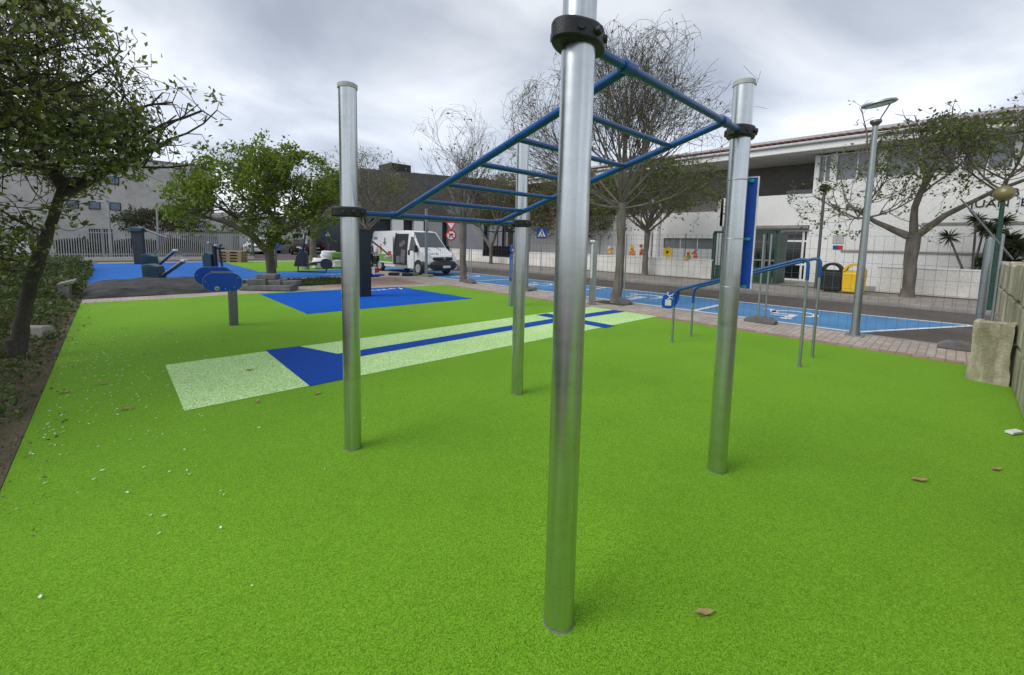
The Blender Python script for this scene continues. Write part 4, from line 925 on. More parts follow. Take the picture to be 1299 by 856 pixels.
# left wing: parapet, recessed upper storey, ground storey
sb_.b2(FXX+.02, FXX+.25, 5.25, 9.6, 2.95, 4.52)
sb_.b2(FXX, 34, 9.75, 26.5, 2.25, 3.80); sb_.b2(FXX, 34, 9.75, 26.5, 0, 1.62); sb_.b2(FXX, 34, 12.95, 26.5, 1.62, 2.25)
sb_.b2(FXX+.02, 34, 9.45, 9.75, 0, 4.5)
mesh_obj('wall', sb_, 'whitewall', sc_)
mesh_obj('recess_wall', MB().b2(28.0, 34, 5.26, 9.44, 0, 6.4).b2(27.2, 34, 9.75, 26.4, 3.8, 6.5), 'recess_shade', sc_)
mesh_obj('ledge', MB().b2(FXX-.05, FXX, -16, 3.9, 1.66, 1.74).b2(FXX-.04, FXX, -16, 1.2, 2.88, 2.98).b2(FXX-.05, FXX+.02, 5.3, 9.4, 2.80, 2.95), 'concrete', sc_)
mesh_obj('floor_slab', MB().b2(FXX+.26, 28, 5.26, 9.44, 2.75, 2.95), 'whitewall', sc_)
rf = mesh_obj('roof', MB().b2(24.75, 35, -16, 26.8, 6.42, 6.62), 'creamwall', sc_)
mesh_obj('fascia', MB().b2(24.55, 24.75, -16, 26.8, 6.45, 6.90), 'whitewall', rf, bevel=.03)
mesh_obj('gutter', MB().cyl((24.50, -16, 6.82), (24.50, 26.8, 6.82), .085, 10), 'plastercap', rf, smooth=50)
tb = MB(); tb.add([(24.55, -16, 6.93), (24.55, 26.8, 6.93), (30, 26.8, 8.0), (30, -16, 8.0), (24.9, -16, 6.7), (24.9, 26.8, 6.7)], [(0, 3, 2, 1), (0, 1, 5, 4)])
mesh_obj('tile_course', tb, 'roof_tile', rf)
tt = MB()
for i in range(140): y = -15.9+i*.305; tt.tube([(24.50, y, 6.97), (26.3, y, 7.32)], .075, 6)
mesh_obj('tile', tt, 'roof_tile', rf, smooth=50); mesh_obj('ridge_trim', MB().b2(26.2, 26.5, -16, 26.8, 7.26, 7.52), 'plastercap', rf)
for y0_, y1_ in ((-1.15, .15), (.42, 2.55), (2.85, 4.35), (4.62, 5.05), (-3.6, -1.45), (-6.0, -3.9)):
    wn = mesh_obj('window', MB().b2(FXX+.16, FXX+.20, y0_, y1_, 5.02, 6.35), 'paleglass', sc_)
    f_ = MB(); f_.b2(FXX+.12, FXX+.17, y0_, y1_, 5.02, 5.09); f_.b2(FXX+.12, FXX+.17, y0_, y1_, 6.28, 6.35); f_.b2(FXX+.125, FXX+.165, (y0_+y1_)/2-.03, (y0_+y1_)/2+.03, 5.09, 6.28)
    mesh_obj('window_frame', f_, 'whitepaint', wn)
for k in range(3):
    y1_ = 12.9-k*1.05; wn = mesh_obj('window', MB().b2(FXX+.12, FXX+.16, y1_-1.0, y1_, 1.64, 2.23), 'paleglass', sc_)
    mesh_obj('window_frame', MB().b2(FXX+.08, FXX+.13, y1_-1.05, y1_-1.0, 1.62, 2.25), 'whitepaint', wn)
# entrance glazing under the parapet
dk = mesh_obj('entrance_recess', MB().b2(27.5, 27.9, 5.3, 9.4, 0, 2.75), 'darkglass', sc_)
ds = MB()
for y in (5.35, 6.1, 6.9, 7.7, 8.5, 9.3): ds.b2(27.40, 27.5, y-.045, y+.045, 0, 2.75)
for z in (2.10, 2.68, .06, 1.05): ds.b2(27.42, 27.49, 5.3, 9.4, z-.04, z+.04)
mesh_obj('door_frame', ds, 'whitepaint', dk)
dr = mesh_obj('door', MB().b2(FXX+.30, FXX+.34, 5.30, 6.55, .1, 2.70), 'darkglass', sc_)
ds = MB()
for y in (5.33, 5.52, 6.5): ds.b2(FXX+.25, FXX+.30, y-.05, y+.05, .1, 2.7)
for z in (.15, .95, 2.15, 2.68): ds.b2(FXX+.255, FXX+.295, 5.3, 6.55, z-.045, z+.045)
mesh_obj('door_frame', ds, 'whitepaint', dr)
mesh_obj('balcony_window', MB().b2(27.90, 27.98, 5.6, 7.0, 4.0, 5.0), 'paleglass', sc_); 
mesh_obj('plaque', MB().b2(FXX-.03, FXX, 3.83, 4.26, 2.06, 2.45), 'plastercap', sc_)
mesh_obj('plaque', MB().b2(FXX-.03, FXX, 3.84, 4.02, 1.76, 1.95), 'red', sc_); mesh_obj('plaque', MB().b2(FXX-.03, FXX, 4.022, 4.22, 1.76, 1.95), 'signblue', sc_)
cm = MB()
for y in (15.6, 13.2, 12.7): cm.cyl((24.4, y, .1), (24.4, y, 4.6), .10, 10)
mesh_obj('column', cm, 'whitepaint', sc_, smooth=50)
for body, y, z in (('C E I P', -2.30, 4.56), ('G  B  E', -1.25, 4.10), ('JUAN  E', -.92, 3.70)):
    text_part('lettering', body, .42, frame((FXX-.02, y, z), (0, -1, 0), (0, 0, 1)), 'letterblack', sc_, .015, sx=1.05)

# dark hall with pale ground-floor piers
hb = thing('hall_building', 'large dark grey hall with pale ground-floor piers behind the van', 'building', (30, 47, 0))
h0, h1 = 9.4, 11.0
wv = MB(); wv.add([(19.9, 45, 4.1), (52, 45, 4.1), (52, 45, h1), (19.9, 45, h0), (19.9, 60, 4.1), (52, 60, 4.1), (52, 60, h1), (19.9, 60, h0)], [(0, 1, 2, 3), (5, 4, 7, 6), (4, 0, 3, 7), (1, 5, 6, 2), (3, 2, 6, 7), (0, 4, 5, 1)])
mesh_obj('wall', wv, 'darkcladding', hb)
mesh_obj('lower_wall', MB().b2(20.1, 52, 45.5, 59.8, 0, 4.1), 'charcoal', hb)
pw = [(23.6, 25.0), (26.4, 27.7), (28.2, 30.4), (31.4, 33.4), (34.0, 37.2), (38.2, 40.6), (41.4, 44.5)]
for a, b in pw: mesh_obj('pier', MB().b2(a, b, 44.96, 45.45, 0, 4.1), 'greywall' if a > 28 else 'whitewall', hb)
mesh_obj('parapet', MB().b2(24.0, 26.6, 46, 49, 9.2, 10.7), 'black', hb)
mesh_obj('window', MB().b2(31.2, 33.6, 44.97, 44.995, 5.2, 6.6), 'glass', hb); mesh_obj('window', MB().b2(36.2, 38.6, 44.97, 44.995, 5.2, 6.6), 'glass', hb)
wb = thing('white_building', 'distant white building with a grey base and dark doors beyond the parked cars', 'building', (20, 64, 0))
mesh_obj('wall', MB().b2(8.5, 27, 62, 70, 1.05, 4.6), 'whitewall', wb); mesh_obj('plinth', MB().b2(8.5, 27, 61.95, 70, 0, 1.05), 'greywall', wb)
for x in (21.6, 22.6, 17.9, 14.5): mesh_obj('door', MB().b2(x, x+.7, 61.9, 61.99, 0, 2.35), 'black', wb)
for x in (12.0, 16.2, 19.8): mesh_obj('window', MB().b2(x, x+.9, 61.9, 61.99, 2.1, 3.3), 'darkglass', wb)
mesh_obj('downpipe', MB().cyl((20.6, 61.9, 0), (20.6, 61.9, 4.5), .08, 8).cyl((18.8, 61.9, 0), (18.8, 61.9, 4.5), .08, 8), 'greywall', wb)
sb2 = thing('stone_building', 'pale grey stone-clad building with small square blue windows on the left', 'building', (1, 60, 0))
mesh_obj('wall', MB().add([(-9, 55, 0), (8.2, 55, 0), (8.2, 55, 8.95), (1.4, 55, 9.0), (-9, 55, 8.2), (-9, 70, 0), (8.2, 70, 0), (8.2, 70, 8.95), (1.4, 70, 9.0), (-9, 70, 8.2)],
    [(0, 1, 2, 3, 4), (9, 8, 7, 6, 5), (0, 5, 6, 1), (1, 6, 7, 2), (2, 7, 8, 3), (3, 8, 9, 4), (5, 0, 4, 9)]), 'graystone', sb2)
mesh_obj('coping', MB().b2(1.4, 8.25, 54.93, 55.3, 8.93, 9.06), 'concrete', sb2)
for z in (4.02, 6.42):
    for x in (-3.55, -2.65, -1.25, .14, 4.42, 6.3):
        if x == -3.55 and z < 5: continue
        wd = mesh_obj('window', MB().b2(x-.04, x+.74, 54.93, 54.99, z-.04, z+.70), 'black', sb2)
        mesh_obj('pane', MB().b2(x+.03, x+.67, 54.90, 54.935, z+.03, z+.63), 'blueglass', wd)
mesh_obj('door', MB().b2(-1.4, .2, 54.93, 54.99, 0, 2.2), 'black', sb2)
hu = thing('grey_hut', 'windowless grey metal hut beside the pallets', 'hut', (6.7, 46, 0))
mesh_obj('wall', MB().b2(4.6, 8.5, 45, 48, 0, 2.15), 'darkgalv', hu); mesh_obj('roof', MB().b2(4.5, 8.6, 44.9, 48.1, 2.15, 2.28), 'dullgalv', hu)
mesh_obj('door', MB().b2(6.9, 7.9, 44.95, 44.99, .05, 1.95), 'dullgalv', hu)

# slatted metal fence on the left with its pale base and end pier
pf = thing('picket_fence', 'pale metal slat fence on a concrete base behind the far blue court', 'fence', (2, 38.5, 0))
mesh_obj('base', MB().b2(-3.2, 8.2, 38.4, 38.7, 0, .22), 'creamwall', pf)
sl_ = MB(); k = 0; x = -3.1
while x < 8.15: sl_.b2(x, x+.045, 38.53, 38.56, .22, 2.02); x += .115
st_ = mesh_obj('slat', sl_, 'plastercap', pf); st_['kind'] = 'stuff'
mesh_obj('rail', MB().b2(-3.15, 8.15, 38.56, 38.60, .40, .46).b2(-3.15, 8.15, 38.56, 38.60, 1.80, 1.86), 'plastercap', pf)
for x in (-3.2, -.4, 2.4, 5.2, 8.1): mesh_obj('post', MB().b2(x-.05, x+.05, 38.48, 38.53, .2, 2.1), 'dullgalv', pf)
solo('gate_pier', MB().b2(-4.15, -3.35, 38.2, 38.8, 0, 1.85), 'whitewall', 'white pier at the left end of the slat fence', 'pier', loc=(-3.7, 38.5, 0), bevel=.02)

# ------------------------------------------------------------------ vegetation
def rnd_dir(r):
    z = r.uniform(-1, 1); a = r.uniform(0, 2*pi); q = math.sqrt(1-z*z); return Vector((q*cos(a), q*sin(a), z))
class Leaves:
    def __init__(s): s.v = []; s.f = []
    def leaf(s, p, size, r, flat=.35, asp=.55):
        d = rnd_dir(r); d.z *= flat*2; d.normalize(); u = rnd_dir(r); u = (u-d*u.dot(d)).normalized(); b = len(s.v)
        l = size*r.uniform(.65, 1.25); q = u*l*asp*.5; a = d*l
        n_ = d.cross(u)*l*.14
        for c in (p, p+a*.45+q+n_, p+a, p+a*.45-q+n_): s.v.append((c.x, c.y, c.z))
        s.f.append((b, b+1, b+2, b+3))
def grow(wood, leaves, r, p, d, L, rad, lvl, P):
    """recursive limb; P: dict of growth settings"""
    mx = P['levels']; n = max(2, int(L/P['seg'][min(lvl, len(P['seg'])-1)])); st = L/n
    pts = [p.copy()]; rs = [rad]; wob = P['wob']*(1+.4*lvl); end = rad*P.get('taper', .45)
    c, e = P['c'], P['e']
    for i in range(n):
        d = (d+rnd_dir(r)*wob+Vector((0, 0, P['up'][min(lvl, len(P['up'])-1)]))).normalized()
        q = p+d*st
        f = math.sqrt(((q.x-c.x)/e.x)**2+((q.y-c.y)/e.y)**2+((q.z-c.z)/e.z)**2)
        if f > 1 and lvl > 0:
            d = (d+(c-q).normalized()*.45).normalized(); q = p+d*st
            if f > 1.15 and i > 0: break
        if lvl >= mx-1 and leaves is not None:
            for _ in range(P['lpn']):
                if r.random() < P['lp'](q): leaves.leaf(p.lerp(q, r.random())+rnd_dir(r)*P['ls']*P.get('jit', .35), P['ls'], r, P.get('flat', .5))
        p = q; pts.append(p.copy()); rs.append(rad+(end-rad)*(i+1)/n)
        if lvl < mx and (i+1)/n > P['from'][min(lvl, len(P['from'])-1)]:
            for _ in range(P['kids'][min(lvl, len(P['kids'])-1)]):
                if r.random() > P.get('kp', .85): continue
                t = d.orthogonal().normalized(); t = Matrix.Rotation(r.uniform(0, 2*pi), 3, d) @ t
                a = R(r.uniform(*P['ang'])); nd = (d*cos(a)+t*sin(a)).normalized()
                grow(wood, leaves, r, p.copy(), nd, L*r.uniform(*P['ratio']), rs[-1]*r.uniform(.5, .75), lvl+1, P)
    rs = [max(x, .0042) for x in rs]
    if len(pts) > 1: wood[0 if lvl <= 1 else 1].tube(pts, rs, (9, 7, 5, 3, 3, 3)[lvl], lvl < 2)
def tree(name, label, base, trunk, limbs, P, seed, barkm='bark', leafmat=None, twigm='twig', group=None, cat='tree'):
    """trunk: [(point, radius)...]; limbs: [(start, direction, length, radius)]"""
    r = random.Random(seed); t = thing(name, label, cat, base, 0, group)
    wd = [MB(), MB()]; lv = Leaves() if leafmat else None
    def curve(tr):
        # rounded path through trunk points
        out_p, out_r = [], []
        for i in range(len(tr)-1):
            a, ra = Vector(tr[i][0]), tr[i][1]; b, rb = Vector(tr[i+1][0]), tr[i+1][1]
            for k in range(4): f = k/4; out_p.append(a.lerp(b, f)+Vector((r.uniform(-1, 1), r.uniform(-1, 1), 0))*ra*.10); out_r.append((ra+(rb-ra)*f)*r.uniform(.94, 1.07))
        out_p.append(Vector(tr[-1][0])); out_r.append(tr[-1][1]); return out_p, out_r
    for tr in trunk:
        p, q = curve(tr); wd[0].tube(p, q, 14)
        tr0 = tr[0][0]
    b0 = Vector(trunk[0][0][0]); rr = trunk[0][0][1]; wd[0].tube([b0-Vector((0, 0, .05)), b0+Vector((0, 0, .06)), b0+Vector((0, 0, .28))], [rr*1.35, rr*1.15, rr*.97], 14)
    for (s, d, L, rad) in limbs: grow(wd, lv, r, Vector(s), Vector(d).normalized(), L, rad, 0, P)
    mesh_obj('trunk', wd[0], barkm, t, smooth=70)
    if wd[1].v: mesh_obj('branch', wd[1], twigm, t, smooth=70)
    if lv and lv.v:
        mesh_obj('crown', lv, leafmat, t)
    return t
def ell(c, e, **k):
    d = dict(c=Vector(c), e=Vector(e), levels=4, seg=[.35, .28, .22, .16, .12], wob=.16, up=[.05, .03, .02, 0], **{'from': [.25, .2, .15, .1]}, kids=[2, 2, 1, 1], ang=(28, 60), ratio=(.48, .72), lpn=2, lp=lambda q: .8, ls=.08)
    d.update(k); return d
def fan(c, n, elev, seed, L, rad, jz=.15):
    r = random.Random(seed); o = []
    for k in range(n):
        a = 2*pi*k/n+r.uniform(-.35, .35); e = R(r.uniform(*elev)); s = Vector(c)+Vector((0, 0, r.uniform(-jz, jz)))
        o.append((s, (cos(a)*cos(e), sin(a)*cos(e), sin(e)), L*r.uniform(.8, 1.15), rad*r.uniform(.75, 1.1)))
    return o
# vivid green tree on the turf bed
c = (4.69, 19.1)
tree('green_tree', 'dense vivid green tree growing in the turf strip left of the tall post', (*c, 0), [[((4.69, 19.1, 0), .19), ((4.66, 19.15, .8), .165), ((4.60, 19.15, 1.25), .17)],
     [((4.60, 19.15, 1.15), .14), ((4.1, 19.5, 1.85), .12), ((3.3, 20.1, 2.35), .09), ((2.5, 20.7, 2.6), .06)], [((4.60, 19.15, 1.15), .13), ((4.95, 18.9, 1.9), .11), ((5.1, 18.7, 2.6), .09)], [((4.95, 18.9, 1.9), .08), ((5.6, 18.3, 2.3), .06), ((6.3, 17.6, 2.6), .045)]],
     fan((4.8, 19, 2.5), 8, (5, 50), 3, 1.9, .05, .3)+fan((3.7, 19.8, 2.4), 7, (-5, 50), 4, 1.7, .045, .15)+fan((5.9, 18.1, 2.4), 7, (-5, 50), 5, 1.6, .04, .15)+fan((4.7, 19.1, 3.1), 7, (20, 75), 6, 1.55, .04, .3)+fan((2.9, 20.4, 2.4), 5, (-10, 35), 16, 1.2, .03, .1),
     ell((4.75, 19.2, 3.2), (3.2, 3.2, 2.15), levels=3, kids=[2, 1, 1], kp=.78, ls=.15, lpn=9, jit=1.0, lp=lambda q: .80*(1 if sin(q.x*2.9+q.y*2.1)+sin(q.z*3.9-q.y*1.7)+sin(q.x*1.7-q.z*2.6) > -.9 else .06), up=[.04, .02, .0], seg=[.3, .28, .26, .22]), 21, 'bark', 'leaf_vivid')
# big bare tree in the pit beside the fence
bp_ = dict(levels=4, kids=[2, 2, 1, 1], kp=.70, ang=(18, 46), ratio=(.52, .80), up=[.07, .05, .04, .03], wob=.10, seg=[.36, .28, .24, .22, .2, .18], ls=.10, lpn=1, taper=.5, jit=.2)
tree('bare_tree', 'large nearly leafless tree with a pale trunk rising beside the fence', (11.08, 7.0, 0), [[((11.08, 7.05, 0), .155), ((11.12, 7.0, .9), .125), ((11.08, 6.98, 2.0), .12), ((11.05, 7.0, 3.0), .14)]],
     fan((11.05, 7, 2.95), 9, (20, 55), 8, 2.15, .048, .1)+fan((11.05, 7, 3.2), 5, (55, 85), 9, 2.25, .048, .1)+fan((11.05, 7, 2.9), 4, (0, 18), 19, 1.8, .03, .1),
     ell((11.1, 7.0, 4.9), (3.3, 3.6, 2.6), **{**bp_, 'lp': lambda q: .09}), 33, 'palebark', 'leaf_yellow')
tree('bare_tree', 'smaller bare tree with a pale trunk right of the van, among the fence', (11.2, 14.9, 0), [[((11.2, 14.9, 0), .16), ((11.2, 14.95, 1.2), .14), ((11.15, 14.9, 2.5), .16)]],
     fan((11.15, 14.9, 2.5), 8, (28, 66), 12, 1.75, .05, .15)+fan((11.15, 14.9, 2.7), 4, (65, 85), 13, 1.9, .045, .1),
     ell((11.2, 14.9, 4.9), (2.5, 2.7, 2.5), **{**bp_, 'lp': lambda q: .05, 'ls': .13}), 34, 'palebark', 'leaf_yellow')
tree('young_tree', 'thin tree with sparse yellowish leaves standing in front of the van', (11.0, 23.6, 0), [[((10.75, 23.7, 0), .15), ((10.75, 23.7, 1.3), .12), ((10.8, 23.7, 2.4), .12)]],
     fan((10.8, 23.7, 2.3), 9, (20, 65), 14, 2.3, .06, .2)+fan((10.8, 23.7, 3.2), 5, (40, 85), 15, 2.2, .05, .2),
     ell((10.8, 23.7, 4.5), (2.7, 2.9, 2.5), levels=4, kids=[2, 1, 1, 1], kp=.85, ang=(20, 50), ratio=(.5, .72), ls=.13, lpn=2, lp=lambda q: .26, seg=[.4, .34, .3, .26]), 35, 'palebark', 'leaf_yellow')
tree('leafy_tree', 'low olive-green leafy tree growing before the painted flower wall', (21.6, 11.9, .1), [[((21.5, 11.9, .1), .17), ((21.45, 11.9, 1.4), .14), ((21.4, 11.8, 2.5), .16)]],
     fan((21.4, 11.8, 2.5), 9, (12, 60), 17, 2.5, .075, .2)+fan((21.4, 11.8, 3.0), 5, (50, 80), 18, 2.2, .06, .2),
     ell((21.4, 11.6, 4.2), (3.4, 3.9, 2.0), levels=4, kids=[2, 2, 1, 1], kp=.8, ang=(22, 55), ratio=(.5, .72), ls=.14, lpn=3, jit=.8, lp=lambda q: .62, seg=[.42, .36, .32, .28]), 36, 'palebark', 'leaf_olive')
tree('street_tree', 'spreading olive-leaved tree in front of the white school facade', (20.8, 1.15, .1), [[((20.8, 1.15, .1), .19), ((20.8, 1.15, 1.3), .175), ((20.75, 1.15, 2.35), .21)],
      [((20.75, 1.15, 2.2), .14), ((20.6, .4, 3.0), .085), ((20.5, -.6, 3.7), .06), ((20.4, -1.8, 4.3), .045)], [((20.75, 1.15, 2.2), .14), ((20.7, 2.2, 2.8), .08), ((20.6, 3.1, 3.5), .05)], [((20.75, 1.15, 2.2), .13), ((20.7, 1.2, 3.3), .10), ((20.65, .9, 4.6), .06)]],
     fan((20.5, -.8, 3.8), 7, (-5, 60), 41, 2.3, .035, .4)+fan((20.65, 2.7, 3.2), 7, (-15, 50), 42, 2.1, .035, .3)+fan((20.65, 1, 4.2), 6, (15, 80), 43, 2.2, .035, .4)+fan((20.4, -1.8, 4.4), 6, (0, 65), 44, 2.2, .03, .2)+[((20.5, -.6, 5.6), (0, -.75, .75), 2.6, .03), ((20.6, 2.6, 5.2), (0, .35, .9), 2.1, .03)],
     ell((20.6, .7, 3.95), (3.0, 4.3, 2.1), levels=3, kids=[2, 1, 1], kp=.72, ang=(20, 55), ratio=(.5, .72), ls=.13, lpn=5, jit=.8, lp=lambda q: .44*(1 if sin(q.x*3.1+q.y*2.3)+sin(q.z*3.7-q.y*1.9) > -.5 else .12), seg=[.32, .28, .24, .2]), 45, 'bark', 'leaf_olive')
tree('slender_tree', 'crooked slender tree against the low wall right of the van', (21.2, 24.3, .1), [[((21.1, 24.6, .1), .13), ((21.1, 24.6, 1.3), .12), ((21.1, 24.2, 2.2), .12), ((21.0, 23.7, 3.0), .10)], [((21.1, 24.6, 1.3), .12), ((21.1, 25.5, 2.2), .11), ((21.1, 26.0, 3.0), .08)]],
     fan((21.0, 23.7, 3.0), 6, (20, 75), 51, 2.2, .06, .2)+fan((21.1, 26, 3.0), 6, (20, 75), 52, 2.0, .05, .2),
     ell((21, 24.6, 5.0), (2.8, 3.4, 2.5), levels=4, kids=[2, 1, 1, 1], kp=.8, ang=(20, 50), ratio=(.5, .72), ls=.14, lpn=2, lp=lambda q: .35, seg=[.42, .36, .32, .28]), 53, 'bark', 'leaf_brown')
tree('yard_tree', 'bushy brown-green tree in the schoolyard behind the low wall', (23.8, 18.6, .1), [[((23.8, 18.6, .1), .2), ((23.8, 18.6, 2.2), .16)]],
     fan((23.8, 18.6, 2.2), 9, (5, 60), 54, 2.6, .07, .2)+fan((23.8, 18.6, 3.2), 6, (30, 85), 55, 2.4, .06, .2),
     ell((23.8, 18.6, 4.2), (3.2, 4.4, 2.4), levels=3, kids=[2, 2, 1], kp=.85, ls=.20, lpn=3, lp=lambda q: .6, seg=[.45, .4, .34, .3]), 56, 'bark', 'leaf_brown')
tree('yard_tree', 'brown-green tree in the schoolyard just left of the bare tree crown', (23.9, 24.5, .1), [[((23.9, 25.5, .1), .2), ((23.9, 25.5, 2.6), .16)]],
     fan((23.9, 25.5, 2.6), 9, (5, 60), 57, 2.8, .07, .2)+fan((23.9, 25.5, 3.6), 6, (30, 85), 58, 2.6, .06, .2),
     ell((23.9, 25.5, 4.8), (3.2, 4.8, 2.5), levels=3, kids=[2, 2, 1], kp=.85, ls=.20, lpn=3, lp=lambda q: .55, seg=[.45, .4, .34, .3]), 59, 'bark', 'leaf_brown')
tree('street_tree', 'tree with a straight trunk beyond the far court, by the sacks', (11.4, 34.5, 0), [[((11.4, 34.5, 0), .26), ((11.4, 34.5, 3.0), .2)]],
     fan((11.4, 34.5, 3.0), 9, (15, 70), 61, 2.4, .08, .3), ell((11.4, 34.5, 5.0), (3, 3, 2.6), levels=4, kids=[2, 1, 1, 1], ls=.16, lpn=2, lp=lambda q: .35, seg=[.5, .4, .34, .3]), 62, 'bark', 'leaf_yellow')
tree('young_tree', 'slim tree near the left end of the parked cars, seen under the green crown', (9.4, 44.5, 0), [[((9.4, 44.5, 0), .13), ((9.4, 44.5, 2.6), .10)]],
     fan((9.4, 44.5, 2.6), 7, (15, 70), 63, 1.8, .06, .3), ell((9.4, 44.5, 4.2), (2.2, 2.2, 1.8), levels=3, kids=[2, 1, 1], ls=.2, lpn=3, lp=lambda q: .4, seg=[.5, .4, .34, .3]), 64, 'bark', 'leaf_brown')
tree('round_tree', 'low dark domed tree behind the slat fence', (2.9, 42.5, 0), [[((2.9, 42.5, 0), .18), ((2.9, 42.5, 1.9), .14)]],
     fan((2.9, 42.5, 1.9), 11, (0, 50), 65, 2.0, .06, .1), ell((2.9, 42.5, 2.6), (2.9, 2.9, 1.0), levels=3, kids=[2, 2, 1], ls=.17, lpn=4, lp=lambda q: .7, seg=[.34, .3, .26, .2]), 66, 'bark', 'leaf_dark')
# big dark tree at the left edge: leaning stems, white blossom among the leaves
big = ell((-2.45, 8.55, 3.35), (2.9, 3.0, 2.15), levels=3, kids=[2, 2, 1], kp=.66, ang=(25, 62), ratio=(.5, .74), ls=.085, lpn=10, jit=1.2, lp=lambda q: .62*(1 if sin(q.x*3.3+q.y*2.6)+sin(q.z*4.1-q.y*2.2)+sin(q.x*2.1+q.z*2.7) > -.5 else .08), seg=[.26, .24, .22, .18], up=[.01, .0, -.01, 0], wob=.2)
tree('blossoming_tree', 'big dark leafy tree with small white blossom leaning over the left bed', (-1.04, 8.87, 0),
     [[((-1.04, 8.87, 0), .10), ((-.95, 8.87, .5), .082), ((-.84, 8.87, 1.05), .078), ((-.62, 8.85, 1.8), .066), ((-.45, 8.8, 2.4), .055)], [((-.50, 8.82, 2.25), .07), ((0.1, 8.7, 2.75), .05), ((.75, 8.5, 3.2), .032)],
      [((-1.50, 8.2, 0), .11), ((-1.52, 8.3, 1.0), .10), ((-1.65, 8.6, 2.0), .085), ((-1.8, 8.5, 3.0), .065)], [((-.45, 8.8, 2.4), .08), ((-.75, 8.6, 3.2), .06), ((-1.2, 8.5, 4.2), .04)], [((-1.6, 8.5, 1.7), .07), ((-2.3, 8.0, 2.3), .055), ((-3.0, 7.4, 2.8), .04)]],
     fan((-.5, 8.7, 2.7), 7, (-5, 60), 71, 1.9, .035, .3)+fan((-.4, 8.7, 3.0), 8, (-5, 45), 72, 1.5, .03, .3)+fan((-1.8, 8.5, 3.0), 8, (0, 60), 73, 2.0, .05, .4)+fan((-1.2, 8.5, 4.1), 8, (-5, 70), 74, 1.6, .035, .4)+fan((-2.8, 7.5, 2.8), 8, (-5, 70), 75, 1.9, .045, .4)+fan((-2.3, 8.1, 4.6), 7, (-10, 70), 76, 1.8, .04, .4)
     +fan((-1.5, 8.0, 2.0), 8, (-35, 20), 78, 1.1, .02, .5)+fan((-1.55, 7.9, 1.5), 6, (-25, 30), 79, .9, .016, .3)+[((.7, 8.5, 3.2), (.8, -.35, .25), .9, .018), ((.3, 8.6, 3.0), (.8, -.2, .45), .6, .014), ((.6, 8.4, 3.3), (.7, -.1, .6), .7, .014)],
     big, 77, 'darkbark', 'leaf_citrus', 'darkbark')
# spiky yucca-like shrubs at the right
def yucca(label, base, heads, seed, ls=.42):
    r = random.Random(seed); t = thing('spiky_shrub', label, 'shrub', base, 0, 'spiky shrubs in front of the school'); st = MB(); lf = Leaves()
    for h in heads:
        h = Vector(h); st.tube([Vector(base), Vector(base).lerp(h, .5)+Vector((r.uniform(-.1, .1), r.uniform(-.1, .1), 0)), h], [.05, .04, .03], 6)
        for _ in range(95):
            d = rnd_dir(r); d.z = d.z*.8+.15; d.normalize(); u = d.cross(rnd_dir(r)).normalized()*.016; L = ls*r.uniform(.7, 1.2); b = len(lf.v)
            tip = h+d*L+Vector((0, 0, -.25*L*L)); md = h+d*L*.55
            for c_ in (h+u, md+u*1.1, tip, md-u*1.1, h-u): lf.v.append((c_.x, c_.y, c_.z))
            lf.f.append((b, b+1, b+2, b+3, b+4))
    mesh_obj('stem', st, 'bark', t, smooth=60); mesh_obj('foliage', lf, 'leaf_dark', t)
r = random.Random(9)
yucca('spiky dark shrub nearest the street tree, below the letters', (24.0, -.5, .1), [(24+r.uniform(-.6, .6), -.45+r.uniform(-1.0, .9), r.uniform(1.1, 3.2)) for _ in range(16)], 1)
yucca('dense spiky dark shrub right of the green lamp post', (23.9, -2.6, .1), [(23.9+r.uniform(-.7, .7), -2.6+r.uniform(-1.2, 1.3), r.uniform(.8, 3.5)) for _ in range(20)], 2)
# hedges
def hedge(label, x0, x1, y0, y1, h, n, ls, mat, seed, name='hedge'):
    r = random.Random(seed); lf = Leaves(); t = thing(name, label, 'hedge', ((x0+x1)/2, (y0+y1)/2, 0)); 
    for _ in range(n):
        p = Vector((r.uniform(x0, x1), r.uniform(y0, y1), 0)); hh = h*(.86+.14*sin(p.x*1.7+seed)*cos(p.x*.7)); p.z = hh*math.sqrt(r.random()); lf.leaf(p, ls, r, .6)
    st = MB(); x = x0+.2
    while x < x1: st.tube([(x, (y0+y1)/2, 0), (x+.05, (y0+y1)/2, h*.7)], [.04, .02], 5); x += .5
    mesh_obj('stem', st, 'bark', t); mesh_obj('foliage', lf, mat, t)
hedge('dark clipped hedge behind the slat fence', -2.8, 5.4, 42.6, 43.8, 1.5, 9000, .2, 'leaf_dark', 5)
# ground cover (nobody could count it)
def cover(name, n, area, size, mat, seed, h=.12, dens=None):
    r = random.Random(seed); lf = Leaves(); k = 0
    while k < n:
        x = r.uniform(area[0], area[1]); y = area[2]+(area[3]-area[2])*r.random()**1.8
        m_ = sin(x*1.9+seed)*cos(y*1.1+x*.6)+.6*sin(y*2.7-x*1.3)
        if dens and not dens(x, y, m_, r): continue
        hh = h*max(.15, .55+.45*m_); lf.leaf(Vector((x, y, r.random()*hh+.005)), size*(.6+.08*max(0, y)), r, .6); k += 1
    o = mesh_obj(name, lf, mat); o['kind'] = 'stuff'; o['label'] = name.replace('_', ' '); o['category'] = 'ground cover'
cover('weeds', 80000, (-7.0, -.66, 2, 30), .055, 'weed', 3, .40, lambda x, y, m, r: (x < -.90+.14*sin(y*2.3) or r.random() < .35) and r.random() < .85+.4*m)
cover('leaf_litter', 14000, (-3.5, -.40, 1.5, 20), .032, 'litter', 7, .02, lambda x, y, m, r: x < -.64 or r.random() < .10*(1+(x+.4)*-4*(m > .3)))
cover('turf_grass', 7000, (2.8, 7.25, 16.5, 19.25), .04, 'weed', 8, .07)
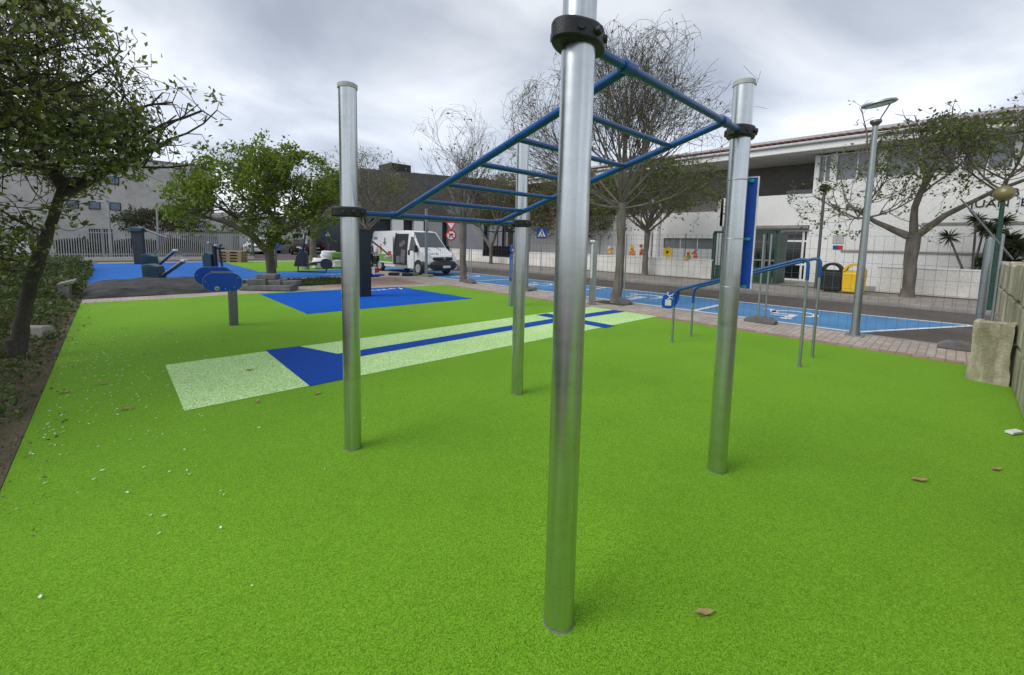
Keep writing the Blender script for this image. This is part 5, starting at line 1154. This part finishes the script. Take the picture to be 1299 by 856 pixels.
hedge('ivy mound rising at the back left of the planting bed', -4.2, -1.0, 24, 30, .75, 5000, .12, 'weed', 15, 'ivy_mound')
hedge('pale dry grass mound beyond the left bed before the slat fence', -6.0, -2.6, 31, 36, .5, 2500, .14, 'weed', 25, 'grass_mound')
# fallen petals and leaves on the rubber
r = random.Random(12); pt = MB()
for i in range(460):
    a = r.uniform(0, 1); x = -.55+abs(r.gauss(0, .75)); y = r.gauss(7.2, 1.9)
    if x > 3.2 or y < 2 or y > 14: continue
    s = r.uniform(.006, .017); an = r.uniform(0, pi); c_, s_ = cos(an)*s, sin(an)*s
    pt.add([(x-c_, y-s_, .0125), (x+s_*.5, y-c_*.5, .016), (x+c_, y+s_, .0125), (x-s_*.5, y+c_*.5, .0135)], [(0, 1, 2, 3)])
pp = mesh_obj('petals', pt, 'petal'); pp['kind'] = 'stuff'; pp['label'] = 'small white fallen petals'; pp['category'] = 'petals'
def dry_leaf(x, y, s, rz, label, group=None):
    out_ = [(-1, 0, .0), (-.5, .32, .10), (.1, .38, .05), (.7, .22, .12), (1.0, 0, .22), (.6, -.25, .14), (0, -.36, .03), (-.6, -.24, .12)]; m = MB()
    c_, s_ = cos(rz), sin(rz); top = [(x+(a*c_-b*s_)*s, y+(a*s_+b*c_)*s, .014+z*s) for a, b, z in out_]; cen = (x, y, .014)
    b0 = [(p[0], p[1], p[2]-.0015) for p in top]; n = len(top)
    m.add(top+[cen], [(i, (i+1) % n, n) for i in range(n)]); m.add(b0+[(x, y, .0125)], [((i+1) % n, i, n) for i in range(n)])
    m.add(top+b0, [((i+1) % n, i, n+i, n+(i+1) % n) for i in range(n)]); m.tube([top[4], (x+1.35*c_*s, y+1.35*s_*s, .02)], s*.03, 4)
    solo('dry_leaf', m, 'dryleaf', label, 'leaf', group, loc=(x, y, 0))
dry_leaf(1.97, .69, .048, -.75, 'large curled dry leaf on the green rubber near the centre post base')
dry_leaf(4.40, .06, .06, -.9, 'dark curled leaf on the green rubber right of the right post')
dry_leaf(5.11, -.36, .05, -.6, 'small dark leaf on the green rubber near the right picture edge')
dry_leaf(.03, 5.6, .06, .2, 'brown leaf beside a second one left of the pale lane start')
dry_leaf(1.61, 4.84, .05, .5, 'dry leaf lying just in front of the pale lane')
dry_leaf(1.25, 6.28, .06, -.3, 'brown leaf lying on the speckled pale lane')
dry_leaf(1.05, 5.0, .045, 1.3, 'dry leaf near the front corner of the pale lane')
for x, y in ((-.15, 6.73), (-.45, 6.62), (.3, 8.1), (-.3, 9.3), (.1, 10.6), (-.4, 11.5), (.7, 9.6), (-.2, 13), (1.3, 8.3)):
    dry_leaf(x, y, r.uniform(.04, .06), r.uniform(0, 3), 'small dry brown leaf on the green rubber along the left bed', 'dry leaves along the left bed')
solo('paper_scrap', MB().box((6.3, -.52, .02), (.16, .06, .025), -.5), 'whitepaint', 'white scrap of paper on the floor at the foot of the stone wall', 'paper', loc=(6.3, -.52, 0), bevel=.005)
print('objects', len(bpy.data.objects), 'polys', sum(len(m.polygons) for m in bpy.data.meshes))
